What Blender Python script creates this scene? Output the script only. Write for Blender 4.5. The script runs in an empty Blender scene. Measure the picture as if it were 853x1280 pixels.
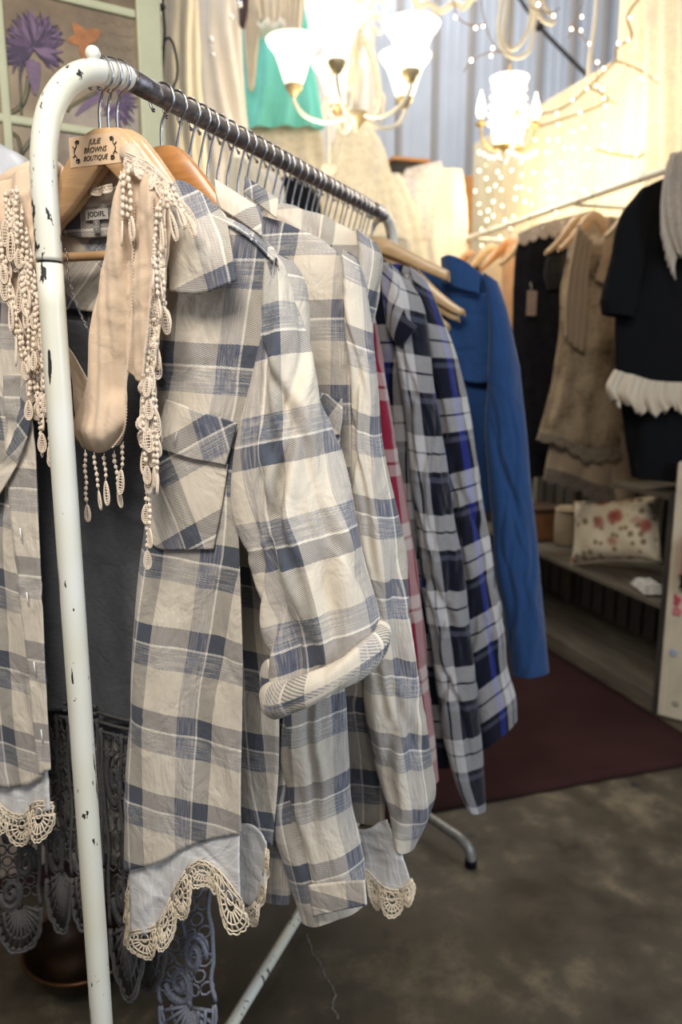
import bpy, bmesh, math, random
import numpy as np
from mathutils import Vector, Matrix

random.seed(7)
RNG = np.random.default_rng(7)
SC = bpy.context.scene
COL = SC.collection
PI = math.pi

# ------------------------------------------------------------------ camera
FPX = 951.0
PITCH, YAW = math.radians(10.8), math.radians(17.3)
CAM = np.array([0.0, 0.0, 1.35])
FW = np.array([math.sin(YAW) * math.cos(PITCH), math.cos(YAW) * math.cos(PITCH), -math.sin(PITCH)])
RT = np.array([math.cos(YAW), -math.sin(YAW), 0.0])
UP = np.cross(RT, FW)
cd = bpy.data.cameras.new('camera')
cam = bpy.data.objects.new('camera', cd)
COL.objects.link(cam)
cam.matrix_world = Matrix(((RT[0], UP[0], -FW[0], CAM[0]), (RT[1], UP[1], -FW[1], CAM[1]), (RT[2], UP[2], -FW[2], CAM[2]), (0, 0, 0, 1)))
cd.sensor_fit = 'VERTICAL'
cd.sensor_height = 36.0
cd.lens = FPX / 1280 * 36
cd.clip_start = 0.05
cd.dof.use_dof = True
cd.dof.focus_distance = 1.02
cd.dof.aperture_fstop = 3.2
SC.camera = cam

# ------------------------------------------------------------------ world, daylight, exposure
SC.view_settings.view_transform = 'Standard'
SC.view_settings.look = 'None'
SC.view_settings.gamma = 1.0
SC.view_settings.exposure = 1.15
SC.view_settings.use_curve_mapping = False
SC.cycles.use_denoising = True
SC.cycles.max_bounces = 8
SC.cycles.transparent_max_bounces = 12
W = bpy.data.worlds.new('world')
SC.world = W
W.use_nodes = True
W.node_tree.nodes['Background'].inputs[0].default_value = (0.80, 0.86, 1.0, 1)
W.node_tree.nodes['Background'].inputs[1].default_value = 0.22


def area_light(name, loc, target, sx, sy, power, color):
    d = bpy.data.lights.new(name, 'AREA')
    d.shape = 'RECTANGLE'
    d.size, d.size_y = sx, sy
    d.energy = power
    d.color = color
    o = bpy.data.objects.new(name, d)
    COL.objects.link(o)
    o.location = loc
    o.rotation_euler = (Vector(target) - Vector(loc)).to_track_quat('-Z', 'Y').to_euler()
    return o


# daylight through the open shop door on the right, and an added soft fill light above the photographer
area_light('doorway_daylight', (2.2, -0.9, 2.1), (0.1, 1.1, 1.1), 1.2, 1.9, 22, (0.74, 0.86, 1.0))
area_light('front_fill_light', (-0.35, -0.15, 2.75), (0.05, 1.1, 1.2), 0.9, 0.7, 24, (1.0, 0.95, 0.89))


# added fill light brightening the tin wall and gowns, out of the picture
area_light('back_fill_light', (0.7, 4.0, 4.9), (0.9, 5.4, 2.2), 3.6, 0.7, 95, (0.92, 0.95, 1.0))


def point_light(name, loc, power, color, r=0.04):
    d = bpy.data.lights.new(name, 'POINT')
    d.energy = power
    d.color = color
    d.shadow_soft_size = r
    o = bpy.data.objects.new(name, d)
    COL.objects.link(o)
    o.location = loc
    return o


# ------------------------------------------------------------------ places: the rack's own axes and picture rays
RA = math.radians(38.1)
S = np.array([math.sin(RA), math.cos(RA), 0.0])      # along the rail, away from the viewer
T = np.array([math.cos(RA), -math.sin(RA), 0.0])     # across the rail, to the right
Z = np.array([0.0, 0.0, 1.0])
P0 = np.array([-0.0507, 1.0108, 0.0])                # foot of the near post


def rk(t, s, z):
    return P0 + T * t + S * s + Z * z


def ray(x, y):
    return FW + RT * ((x - 426.5) / FPX) - UP * ((y - 640.0) / FPX)


def on_s(x, y, s):
    r = ray(x, y)
    return CAM + r * (((P0 - CAM) @ S + s) / (r @ S))


def on_x(x, y, X):
    r = ray(x, y)
    return CAM + r * (X / r[0])


def on_y(x, y, Y):
    r = ray(x, y)
    return CAM + r * (Y / r[1])


def on_z(x, y, z):
    r = ray(x, y)
    return CAM + r * ((z - CAM[2]) / r[2])


def on_d(x, y, D):
    return CAM + ray(x, y) * D


def tz(p):
    return (p - P0) @ T, p[..., 2]


# ------------------------------------------------------------------ object helpers
def thing(name, label, cat, loc=(0, 0, 0), rotz=0.0, group=None):
    o = bpy.data.objects.new(name, None)
    COL.objects.link(o)
    o.empty_display_size = 0.05
    o.location = Vector(loc)
    o.rotation_euler = (0, 0, rotz)
    o['label'] = label
    o['category'] = cat
    if group:
        o['group'] = group
    return o


def tag(o, label, cat, group=None):
    o['label'] = label
    o['category'] = cat
    if group:
        o['group'] = group
    return o


def xf(o):
    m = Matrix.Translation(o.location) @ o.rotation_euler.to_matrix().to_4x4()
    if o.parent:
        return xf(o.parent) @ m
    return m


def mk(name, V, F, mat, parent=None, uv=None, smooth=True, solid=0.0, local=False, loc=None):
    """one mesh object from world-space (or parent-local) vertices"""
    V = np.asarray(V, dtype=float).reshape(-1, 3)
    if loc is not None and parent is None:
        V = V - np.asarray(loc)
    if parent is not None and not local:
        m = np.array(xf(parent).inverted())
        V = V @ m[:3, :3].T + m[:3, 3]
    me = bpy.data.meshes.new(name)
    me.from_pydata(V.tolist(), [], [tuple(int(i) for i in f) for f in F])
    if uv is not None:
        uv = np.asarray(uv, dtype=float).reshape(-1, 2)
        lay = me.uv_layers.new(name='uv')
        idx = np.empty(len(me.loops), dtype=np.int32)
        me.loops.foreach_get('vertex_index', idx)
        lay.data.foreach_set('uv', uv[idx].astype(np.float32).ravel())
    if smooth:
        me.polygons.foreach_set('use_smooth', np.ones(len(me.polygons), dtype=bool))
    me.materials.append(mat)
    me.update()
    o = bpy.data.objects.new(name, me)
    COL.objects.link(o)
    if parent is not None:
        o.parent = parent
    elif loc is not None:
        o.location = Vector(loc)
    if solid:
        md = o.modifiers.new('thickness', 'SOLIDIFY')
        md.thickness = solid
        md.offset = 0
    return o


def struct(o):
    o['kind'] = 'structure'
    return o


def share(o, parent=None, loc=None, rot=None, scale=None):
    c = o.copy()
    COL.objects.link(c)
    if parent is not None:
        c.parent = parent
    if loc is not None:
        c.location = Vector(loc)
    if rot is not None:
        c.rotation_euler = rot
    if scale is not None:
        c.scale = scale
    return c


def gridf(nv, nu, close=False):
    F = []
    for i in range(nv - 1):
        for j in range(nu - 1):
            a = i * nu + j
            F.append((a, a + 1, a + nu + 1, a + nu))
    return F


def cr(P, n):
    """Catmull-Rom resample of points P (k,d) to n, chord-length parameter"""
    P = np.asarray(P, dtype=float)
    if len(P) == 2:
        t = np.linspace(0, 1, n)[:, None]
        return P[0] * (1 - t) + P[1] * t
    d = np.r_[0, np.cumsum(np.maximum(np.linalg.norm(np.diff(P[:, :3], axis=0), axis=1), 1e-6))]
    d /= d[-1]
    m = np.empty_like(P)
    m[1:-1] = (P[2:] - P[:-2]) / (d[2:] - d[:-2])[:, None]
    m[0] = (P[1] - P[0]) / (d[1] - d[0])
    m[-1] = (P[-1] - P[-2]) / (d[-1] - d[-2])
    q = np.linspace(0, 1, n)
    k = np.clip(np.searchsorted(d, q, 'right') - 1, 0, len(P) - 2)
    h = (d[k + 1] - d[k])[:, None]
    x = ((q - d[k]) / (d[k + 1] - d[k]))[:, None]
    h00 = 2 * x**3 - 3 * x**2 + 1
    h10 = x**3 - 2 * x**2 + x
    h01 = -2 * x**3 + 3 * x**2
    h11 = x**3 - x**2
    return h00 * P[k] + h10 * h * m[k] + h01 * P[k + 1] + h11 * h * m[k + 1]


def loft(rows, nu, nv):
    R = np.array([cr(r, nu) for r in rows])
    out = np.empty((nv, nu, 3))
    ctr = R.mean(axis=1)
    for j in range(nu):
        out[:, j] = cr(R[:, j], nv)
    return out


def px(rows, s):
    """rows of picture points on the plane s (or with an s of their own) -> world points"""
    return [[on_s(p[0], p[1], p[2] if len(p) > 2 else s) for p in r] for r in rows]


def fold(u, v, amp, f, seed, slant=0.0):
    r = np.random.default_rng(seed)
    d = np.zeros_like(u)
    for k in range(6):
        fk = f * r.uniform(0.45, 2.3)
        a = r.uniform(0.4, 1.0) / (0.6 + fk / f)
        d = d + a * np.sin(2 * PI * (fk * (u + slant * v) + r.uniform(-0.7, 0.7) * v) + r.uniform(0, 6.28)
                           + 1.6 * np.sin(2 * PI * r.uniform(0.7, 2.6) * v + r.uniform(0, 6.28)))
    return amp * d / 1.8


def crease(u, v, amp, seed, n=14):
    """short soft wrinkles at slanting angles"""
    r = np.random.default_rng(seed)
    d = np.zeros_like(u)
    u0, u1, v0, v1 = u.min(), u.max(), v.min(), v.max()
    for k in range(n):
        cu, cv = r.uniform(u0, u1), r.uniform(v0, v1)
        a = r.uniform(-1.0, 1.0)
        x = (u - cu) * math.cos(a) + (v - cv) * math.sin(a)
        y = -(u - cu) * math.sin(a) + (v - cv) * math.cos(a)
        w, l = r.uniform(0.004, 0.010), r.uniform(0.025, 0.06)
        d += r.choice([-1, 1]) * np.exp(-(x / l)**2 - (y / w)**2)
    return amp * d


def arc_u(P, c0=0.0):
    d = np.linalg.norm(np.diff(P, axis=1), axis=2)
    a = np.concatenate([np.zeros((len(P), 1)), np.cumsum(d, axis=1)], axis=1)
    j = int(round(c0 * (P.shape[1] - 1)))
    return a - a[:, j:j + 1]


def sheet(name, rows, mat, parent, nu=40, nv=80, amp=0.004, f=9.0, seed=1, uv0=(0, 0), skew=0.0, rot=0.0, solid=0.0016,
          off=0.0, disp=None, wr=0.0022, c0=0.0, uz=True, edge=None):
    P = loft(rows, nu, nv)
    t, z = tz(P)
    D = fold(t, z, amp, f, seed) + crease(t, z, wr, seed + 50)
    if edge is not None:
        D = D * edge(np.linspace(0, 1, nv))[:, None]
    P = P - S * (D + off)[..., None]
    u = arc_u(P, c0)
    if uz:
        v = z + skew * t
    else:
        d = np.linalg.norm(np.diff(P, axis=0), axis=2).mean(axis=1)
        v = -np.repeat(np.r_[0, np.cumsum(d)][:, None], nu, axis=1)
    u = u + uv0[0]
    v = v + uv0[1]
    if rot:
        u, v = u * math.cos(rot) - v * math.sin(rot), u * math.sin(rot) + v * math.cos(rot)
    o = mk(name, P, gridf(nv, nu), mat, parent, np.stack([u, v], -1), solid=solid)
    return o, P


def tube(name, rings, mat, parent, nu=56, nv=90, amp=0.004, f=10.0, seed=1, uv0=(0, 0), ax=S, wr=0.0012, power=1.0, vdir=-1, vz=False, solid=0.0,
         pleat=None, gro=None):
    """rings: (left point, right point, half depth). The cross-section is a flattened ellipse spanning left-right, deep along ax."""
    L = cr([r[0] for r in rings], nv)
    Rr = cr([r[1] for r in rings], nv)
    dp = cr([np.array([r[2], 0, 0]) for r in rings], nv)[:, 0] if len(rings) > 2 else np.linspace(rings[0][2], rings[1][2], nv)
    lc = [0.0]
    C0 = (L + Rr) / 2
    # depth spaced by the same chord parameter as L
    dd = np.linalg.norm(np.diff(np.array([r[0] for r in rings]), axis=0), axis=1)
    tt = np.r_[0, np.cumsum(np.maximum(dd, 1e-6))]
    tt /= tt[-1]
    dp = np.interp(np.linspace(0, 1, nv), tt, [r[2] for r in rings])
    C = (L + Rr) / 2
    Wv = (Rr - L) / 2
    ph = np.linspace(0, 2 * PI, nu) + PI / 2       # starts at the back, front centre in the middle
    cs, sn = np.cos(ph), np.sin(ph)
    if power != 1.0:
        cs = np.sign(cs) * np.abs(cs)**power
        sn = np.sign(sn) * np.abs(sn)**power
    hw = np.linalg.norm(Wv, axis=1)
    P = C[:, None] - Wv[:, None] * cs[None, :, None] * -1 + ax[None, None] * (dp[:, None] * sn[None])[..., None]
    v = np.r_[0, np.cumsum(np.linalg.norm(np.diff(C, axis=0), axis=1))]
    seg = np.linalg.norm(np.diff(P, axis=1), axis=2)
    a = np.concatenate([np.zeros((nv, 1)), np.cumsum(seg, axis=1)], axis=1)
    a = a - a[:, nu // 2:nu // 2 + 1]
    V2 = np.repeat(v[:, None], nu, axis=1)
    nrm = Wv[:, None] / np.maximum(hw, 1e-5)[:, None, None] * cs[None, :, None] + ax[None, None] * sn[None, :, None]
    # periodic fold: same value at both ends of the row
    win = np.minimum(1, np.minimum(np.arange(nu), nu - 1 - np.arange(nu)) / 4.0)[None, :]
    D = (fold(a, V2, amp, f, seed) + crease(a, V2, wr, seed + 70)) * win * np.minimum(1, hw / 0.04)[:, None]
    if gro:
        rg = np.random.default_rng(seed + 900)
        gu = list(rg.uniform(-0.9, 0.9, gro[0])) + list(gro[2] if len(gro) > 2 else ())
        for k, g in enumerate(gu):
            vc, vl = rg.uniform(0.15, 0.85) * v[-1], rg.uniform(0.10, 0.26)
            uc = g * hw[:, None] * 0.95 + rg.uniform(-0.25, 0.25) * (V2 - vc) + 0.008 * np.sin(V2 * 23 + k)
            wd = rg.uniform(0.005, 0.011)
            x_ = (a - uc) / wd
            D = D + gro[1] * win * np.exp(-((V2 - vc) / vl)**4) * (-np.exp(-x_**2) + 0.55 * np.exp(-((x_ - 1.9) / 1.2)**2)) * np.minimum(1, hw / 0.04)[:, None]
    if pleat:
        D = D + pleat[0] * np.cos(pleat[1] * (ph[None, :] + 0.5 * np.sin(3 * V2 + seed))) * np.linspace(pleat[2], 1, nv)[:, None]
    P = P + nrm * D[..., None]
    u = a + uv0[0]
    vv = (P[..., 2] if vz else vdir * V2) + uv0[1]
    o = mk(name, P, gridf(nv, nu), mat, parent, np.stack([u, vv], -1), solid=solid)
    return o, P


def strands(lines, r, sides=4, closed=False):
    """thin tubes along many polylines -> V, F (vectorised per line)"""
    V, F, base = [], [], 0
    for ln in lines:
        rr = r
        if isinstance(ln, tuple):
            ln, rr = ln
        P = np.asarray(ln, dtype=float)
        n = len(P)
        if n < 2:
            continue
        tg = np.empty_like(P)
        tg[1:-1] = P[2:] - P[:-2]
        tg[0] = P[1] - P[0]
        tg[-1] = P[-1] - P[-2]
        tg /= np.maximum(np.linalg.norm(tg, axis=1), 1e-9)[:, None]
        ref = np.array([0.31, 0.17, 0.93]) if abs(tg[:, 2]).mean() < 0.8 else np.array([0.9, 0.3, 0.1])
        a = np.cross(tg, ref)
        a /= np.maximum(np.linalg.norm(a, axis=1), 1e-9)[:, None]
        b = np.cross(tg, a)
        ang = np.arange(sides) / sides * 2 * PI
        rad = np.broadcast_to(np.asarray(rr, dtype=float), (n,))[:, None, None]
        ring = P[:, None] + rad * (a[:, None] * np.cos(ang)[None, :, None] + b[:, None] * np.sin(ang)[None, :, None])
        V.append(ring.reshape(-1, 3))
        for i in range(n - 1):
            for k in range(sides):
                k2 = (k + 1) % sides
                p = base + i * sides
                F.append((p + k, p + k2, p + sides + k2, p + sides + k))
        F.append(tuple(base + k for k in range(sides))[::-1])
        F.append(tuple(base + (n - 1) * sides + k for k in range(sides)))
        base += n * sides
    return np.concatenate(V), F


def pipe(name, pts, r, mat, parent=None, n=60, sides=20, smooth_path=True, loc=None):
    P = cr(pts, n) if smooth_path else np.asarray(pts, dtype=float)
    V, F = strands([P], r, sides)
    return mk(name, V, F, mat, parent, loc=loc)


def join(parts):
    V, F, b = [], [], 0
    for v, f in parts:
        v = np.asarray(v, dtype=float).reshape(-1, 3)
        V.append(v)
        F += [tuple(i + b for i in q) for q in f]
        b += len(v)
    return np.concatenate(V), F


def boxv(c, h, rot=None):
    c = np.asarray(c, dtype=float)
    v = np.array([[x, y, z] for x in (-1, 1) for y in (-1, 1) for z in (-1, 1)], dtype=float) * np.asarray(h)
    if rot is not None:
        v = v @ np.asarray(rot).T
    f = [(0, 1, 3, 2), (4, 6, 7, 5), (0, 4, 5, 1), (2, 3, 7, 6), (0, 2, 6, 4), (1, 5, 7, 3)]
    return v + c, f


def box(name, c, h, mat, parent=None, rot=None, bevel=0.003, local=False, loc=None):
    V, F = boxv(c, h, rot)
    o = mk(name, V, F, mat, parent, smooth=False, local=local, loc=loc)
    if bevel:
        md = o.modifiers.new('edge', 'BEVEL')
        md.width = bevel
        md.segments = 2
    return o


def lathe(profile, n=28, c=(0, 0, 0), axis=None):
    pr = np.asarray(profile, dtype=float)
    a = np.arange(n) / n * 2 * PI
    V = np.stack([pr[:, None, 0] * np.cos(a), pr[:, None, 0] * np.sin(a), np.repeat(pr[:, 1:2], n, 1)], -1).reshape(-1, 3)
    if axis is not None:
        q = Vector((0, 0, 1)).rotation_difference(Vector(axis)).to_matrix()
        V = V @ np.array(q).T
    F = []
    for i in range(len(pr) - 1):
        for k in range(n):
            k2 = (k + 1) % n
            F.append((i * n + k, i * n + k2, (i + 1) * n + k2, (i + 1) * n + k))
    return V + np.asarray(c), F


def ball(c, r, n=10, m=6, sq=(1, 1, 1)):
    th = np.linspace(0.001, PI - 0.001, m + 1)
    V, F = lathe(np.stack([np.sin(th), -np.cos(th)], -1), n)
    return V * r * np.asarray(sq) + np.asarray(c), F


def prism(outline, a, b, c, depth):
    """outline (k,2) in axes a,b about c, extruded by depth along a x b"""
    o2 = np.asarray(outline, dtype=float)
    a, b, c = np.asarray(a, float), np.asarray(b, float), np.asarray(c, float)
    n = np.cross(a, b)
    f0 = c + o2[:, :1] * a + o2[:, 1:2] * b
    V = np.concatenate([f0 - n * depth / 2, f0 + n * depth / 2])
    k = len(o2)
    F = [tuple(range(k))[::-1], tuple(range(k, 2 * k))] + [(i, (i + 1) % k, k + (i + 1) % k, k + i) for i in range(k)]
    return V, F


def text_mesh(name, body, size, mat, parent, origin, a, b, shear=0.0, extrude=0.0002, align='CENTER', off=0.0):
    cu = bpy.data.curves.new('lettering', 'FONT')
    cu.body = body
    cu.size = size
    cu.align_x = align
    cu.align_y = 'CENTER'
    cu.shear = shear
    cu.extrude = extrude
    cu.offset = off
    cu.resolution_u = 3
    tmp = bpy.data.objects.new('lettering', cu)
    COL.objects.link(tmp)
    bpy.context.view_layer.update()
    me = bpy.data.meshes.new_from_object(tmp.evaluated_get(bpy.context.evaluated_depsgraph_get()))
    V = np.array([v.co[:] for v in me.vertices])
    F = [tuple(p.vertices) for p in me.polygons]
    bpy.data.objects.remove(tmp)
    bpy.data.curves.remove(cu)
    bpy.data.meshes.remove(me)
    a, b = np.asarray(a, float), np.asarray(b, float)
    n = np.cross(a, b)
    Wd = np.asarray(origin) + V[:, :1] * a + V[:, 1:2] * b + V[:, 2:3] * n
    return mk(name, Wd, F, mat, parent, smooth=False)


# ------------------------------------------------------------------ materials
class Mt:
    def __init__(s, name):
        s.m = bpy.data.materials.new(name)
        s.m.use_nodes = True
        s.nt = s.m.node_tree
        s.b = s.nt.nodes['Principled BSDF']
        s._tc = None

    def node(s, t, **kw):
        n = s.nt.nodes.new(t)
        for k, v in kw.items():
            setattr(n, k, v)
        return n

    def put(s, sock, v):
        if hasattr(v, 'links') or isinstance(v, bpy.types.NodeSocket):
            s.nt.links.new(v, sock)
        elif isinstance(v, (tuple, list)) and len(v) == 3 and len(sock.default_value) == 4:
            sock.default_value = (*v, 1)
        else:
            sock.default_value = v

    def tc(s, k):
        if s._tc is None:
            s._tc = s.node('ShaderNodeTexCoord')
        return s._tc.outputs[k]

    def math(s, op, a, b=0.0, c=None, clamp=False):
        n = s.node('ShaderNodeMath', operation=op, use_clamp=clamp)
        s.put(n.inputs[0], a)
        s.put(n.inputs[1], b)
        if c is not None:
            s.put(n.inputs[2], c)
        return n.outputs[0]

    def xyz(s, v):
        n = s.node('ShaderNodeSeparateXYZ')
        s.put(n.inputs[0], v)
        return n.outputs

    def comb(s, x, y, z=0.0):
        n = s.node('ShaderNodeCombineXYZ')
        for i, q in enumerate((x, y, z)):
            s.put(n.inputs[i], q)
        return n.outputs[0]

    def noise(s, vec, scale, detail=2.0, rough=0.5, dist=0.0):
        n = s.node('ShaderNodeTexNoise')
        s.put(n.inputs['Vector'], vec)
        n.inputs['Scale'].default_value = scale
        n.inputs['Detail'].default_value = detail
        n.inputs['Roughness'].default_value = rough
        n.inputs['Distortion'].default_value = dist
        return n.outputs['Fac']

    def voro(s, vec, scale, out='Distance', feature='F1', rand=1.0):
        n = s.node('ShaderNodeTexVoronoi', feature=feature)
        s.put(n.inputs['Vector'], vec)
        n.inputs['Scale'].default_value = scale
        n.inputs['Randomness'].default_value = rand
        return n.outputs[out]

    def ramp(s, fac, stops, interp='LINEAR'):
        n = s.node('ShaderNodeValToRGB')
        s.put(n.inputs[0], fac)
        cr_ = n.color_ramp
        cr_.interpolation = interp
        while len(cr_.elements) < len(stops):
            cr_.elements.new(0.5)
        for e, (p, c) in zip(cr_.elements, stops):
            e.position = p
            e.color = (*c, 1) if isinstance(c, (tuple, list)) else (c, c, c, 1)
        return n.outputs[0]

    def mix(s, fac, a, b, blend='MIX'):
        n = s.node('ShaderNodeMix', data_type='RGBA', blend_type=blend)
        s.put(n.inputs[0], fac)
        s.put(n.inputs[6], a)
        s.put(n.inputs[7], b)
        return n.outputs[2]

    def bump(s, h, strength=0.3, dist=0.001):
        n = s.node('ShaderNodeBump')
        n.inputs['Strength'].default_value = strength
        n.inputs['Distance'].default_value = dist
        s.put(n.inputs['Height'], h)
        s.put(s.b.inputs['Normal'], n.outputs[0])

    def set(s, **kw):
        for k, v in kw.items():
            s.put(s.b.inputs[{'color': 'Base Color', 'rough': 'Roughness', 'metal': 'Metallic', 'trans': 'Transmission Weight', 'alpha': 'Alpha',
                              'emit': 'Emission Color', 'es': 'Emission Strength', 'sheen': 'Sheen Weight', 'spec': 'Specular IOR Level',
                              'sss': 'Subsurface Weight', 'coat': 'Coat Weight'}[k]], v)
        return s


def plain(name, color, rough=0.6, metal=0.0, var=0.12, scale=25.0, spec=0.5, bump=0.0):
    m = Mt(name)
    n = m.noise(m.tc('Object'), scale, 4, 0.6)
    lo = tuple(c * (1 - var) for c in color)
    hi = tuple(min(1, c * (1 + var)) for c in color)
    m.set(color=m.ramp(n, [(0.3, lo), (0.7, hi)]), rough=rough, metal=metal, spec=spec)
    if bump:
        m.bump(n, bump, 0.002)
    return m.m


def emitter(name, color, strength):
    m = Mt(name)
    n = m.noise(m.tc('Object'), 6.0, 1)
    m.set(color=color, emit=m.ramp(n, [(0.2, tuple(c * 0.9 for c in color)), (0.8, color)]), es=strength)
    return m.m


def fabric(name, color, rough=0.9, var=0.18, weave=900.0, sheen=0.2, streak=None):
    m = Mt(name)
    o = m.tc('Object')
    n1 = m.noise(o, 14.0, 3, 0.6)
    if streak:
        mp = m.node('ShaderNodeMapping')
        m.put(mp.inputs[0], o)
        mp.inputs['Scale'].default_value = streak
        n2 = m.noise(mp.outputs[0], 1.0, 3, 0.7)
    else:
        n2 = m.noise(o, weave, 1)
    k = m.math('ADD', m.math('MULTIPLY', n1, 0.4), m.math('MULTIPLY', n2, 0.6))
    m.set(color=m.ramp(k, [(0.25, tuple(c * (1 - var) for c in color)), (0.75, tuple(min(1, c * (1 + var)) for c in color))]), rough=rough,
          sheen=sheen, spec=0.15)
    cr_ = m.noise(o, 20.0, 3, 0.55, 0.8)
    b1 = m.node('ShaderNodeBump')
    b1.inputs['Strength'].default_value = 0.6
    b1.inputs['Distance'].default_value = 0.006
    m.put(b1.inputs['Height'], cr_)
    b2 = m.node('ShaderNodeBump')
    b2.inputs['Strength'].default_value = 0.25
    b2.inputs['Distance'].default_value = 0.0006
    m.put(b2.inputs['Height'], n2)
    m.put(b2.inputs['Normal'], b1.outputs[0])
    m.put(m.b.inputs['Normal'], b2.outputs[0])
    return m.m


def plaid(name, per, base, warp, weft, slub=None, hatch=0.0022, slubcol=(0.1, 0.12, 0.25), gain=1.0):
    """woven check: warp stripes along u, weft stripes along v, twill of both threads. stops: (pos, colour) CONSTANT; slub: (start, end) bands"""
    m = Mt(name)
    u, v, _ = m.xyz(m.tc('UV'))
    wob = m.math('MULTIPLY', m.math('SUBTRACT', m.noise(m.tc('UV'), 9.0, 2), 0.5), 0.006)
    fu = m.math('FRACT', m.math('DIVIDE', m.math('ADD', m.math('ADD', u, wob), 50 * per[0]), per[0]))
    fv = m.math('FRACT', m.math('DIVIDE', m.math('ADD', m.math('ADD', v, wob), 50 * per[1]), per[1]))
    cw = m.ramp(fu, warp, 'CONSTANT')
    cf = m.ramp(fv, weft, 'CONSTANT')
    # slubby yarn: streaks along each thread
    nu_ = m.noise(m.comb(m.math('MULTIPLY', u, 620.0), m.math('MULTIPLY', v, 22.0)), 1.0, 2, 0.6)
    nv_ = m.noise(m.comb(m.math('MULTIPLY', u, 22.0), m.math('MULTIPLY', v, 620.0)), 1.0, 2, 0.6)
    if slub:
        (a0, a1), (b0, b1) = slub
        su = m.ramp(fu, [(0, 0.0), (a0, 1.0), (a1, 0.0)], 'CONSTANT')
        sv = m.ramp(fv, [(0, 0.0), (b0, 1.0), (b1, 0.0)], 'CONSTANT')
        ku = m.ramp(nu_, [(0.30, 0.12), (0.56, 0.95)])
        kv = m.ramp(nv_, [(0.30, 0.12), (0.56, 0.95)])
        cw = m.mix(m.math('MULTIPLY', su, ku), cw, slubcol)
        cf = m.mix(m.math('MULTIPLY', sv, kv), cf, slubcol)
    tw = m.math('FRACT', m.math('ADD', m.math('DIVIDE', v, hatch), m.math('DIVIDE', u, hatch * 3.2)))
    tw = m.ramp(tw, [(0.0, 0.22), (0.30, 0.22), (0.45, 0.78), (0.85, 0.78), (1.0, 0.22)])
    c = m.mix(tw, cw, cf)
    th = m.math('ADD', m.math('MULTIPLY', nu_, 0.5), m.math('MULTIPLY', nv_, 0.5))
    c = m.mix(0.9, c, m.ramp(th, [(0.3, tuple([0.86 * gain] * 3)), (0.7, tuple([min(1.0, 1.05 * gain)] * 3))]), 'MULTIPLY')
    m.set(color=c, rough=0.92, spec=0.12, sheen=0.15)
    # crumpled cloth: soft dents over the fine weave
    cw1 = m.noise(m.comb(m.math('MULTIPLY', u, 26.0), m.math('MULTIPLY', v, 15.0)), 1.0, 3, 0.55, 0.6)
    b1 = m.node('ShaderNodeBump')
    b1.inputs['Strength'].default_value = 0.9
    b1.inputs['Distance'].default_value = 0.008
    m.put(b1.inputs['Height'], cw1)
    b2 = m.node('ShaderNodeBump')
    b2.inputs['Strength'].default_value = 0.25
    b2.inputs['Distance'].default_value = 0.0008
    m.put(b2.inputs['Height'], th)
    m.put(b2.inputs['Normal'], b1.outputs[0])
    m.put(m.b.inputs['Normal'], b2.outputs[0])
    return m.m


CREAM = (0.665, 0.585, 0.465)
GREY = (0.135, 0.140, 0.155)
WHITE = (0.76, 0.72, 0.64)
CHECK = plaid('cream_blue_check', (0.123, 0.128), CREAM,
              [(0.0, CREAM), (0.255, WHITE), (0.275, (0.092, 0.099, 0.100)), (0.49, CREAM)],
              [(0.0, CREAM), (0.255, WHITE), (0.275, (0.065, 0.072, 0.105)), (0.49, CREAM)],
              slub=((0.0001, 0.25), (0.0001, 0.25)), slubcol=(0.102, 0.120, 0.172))
NV, WH, RY, LN = (0.003, 0.004, 0.011), (0.38, 0.365, 0.355), (0.018, 0.03, 0.23), (0.005, 0.007, 0.018)
NAVY = plaid('navy_check', (0.135, 0.170), NV,
             [(0.0, WH), (0.15, LN), (0.18, WH), (0.33, NV), (0.80, RY), (0.93, NV)],
             [(0.0, WH), (0.22, LN), (0.25, WH), (0.46, NV), (0.86, (0.06, 0.065, 0.09)), (0.93, NV)], hatch=0.0022)
RD, PK = (0.20, 0.012, 0.032), (0.42, 0.33, 0.30)
REDC = plaid('red_check', (0.13, 0.15), RD,
             [(0.0, RD), (0.45, PK), (0.62, (0.15, 0.03, 0.03)), (0.66, PK), (0.82, RD)],
             [(0.0, PK), (0.15, (0.15, 0.03, 0.03)), (0.19, PK), (0.36, RD)], hatch=0.0024)
BLUE = fabric('royal_blue_cotton', (0.012, 0.041, 0.118), var=0.2, streak=(160, 160, 30))
HEATHER = fabric('heather_grey_knit', (0.088, 0.089, 0.092), var=0.45, streak=(90, 90, 700), sheen=0.05)
CROCHET = plain('charcoal_crochet_yarn', (0.085, 0.081, 0.076), 0.95, var=0.3, scale=300, spec=0.1)
CROCHET_LIT = plain('daylit_crochet_yarn', (0.19, 0.20, 0.24), 0.95, var=0.3, scale=300, spec=0.1)  # lighter, bluer copy of the charcoal yarn; cool daylight put into its colour
LACE = plain('ecru_crochet_lace', (0.72, 0.61, 0.45), 0.9, var=0.15, scale=300, spec=0.1)
LINING = plaid('white_cotton_voile', (0.026, 0.026), (0.5, 0.5, 0.5), [(0.0, (0.66, 0.64, 0.61)), (0.90, (0.82, 0.80, 0.77))],
               [(0.0, (0.66, 0.64, 0.61)), (0.90, (0.82, 0.80, 0.77))], hatch=0.002)
SCARF = fabric('beige_cotton', (0.58, 0.435, 0.30), var=0.10, weave=1200)
SCARFLACE = plain('beige_cord', (0.70, 0.58, 0.45), 0.9, var=0.15, scale=400, spec=0.1)


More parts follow.
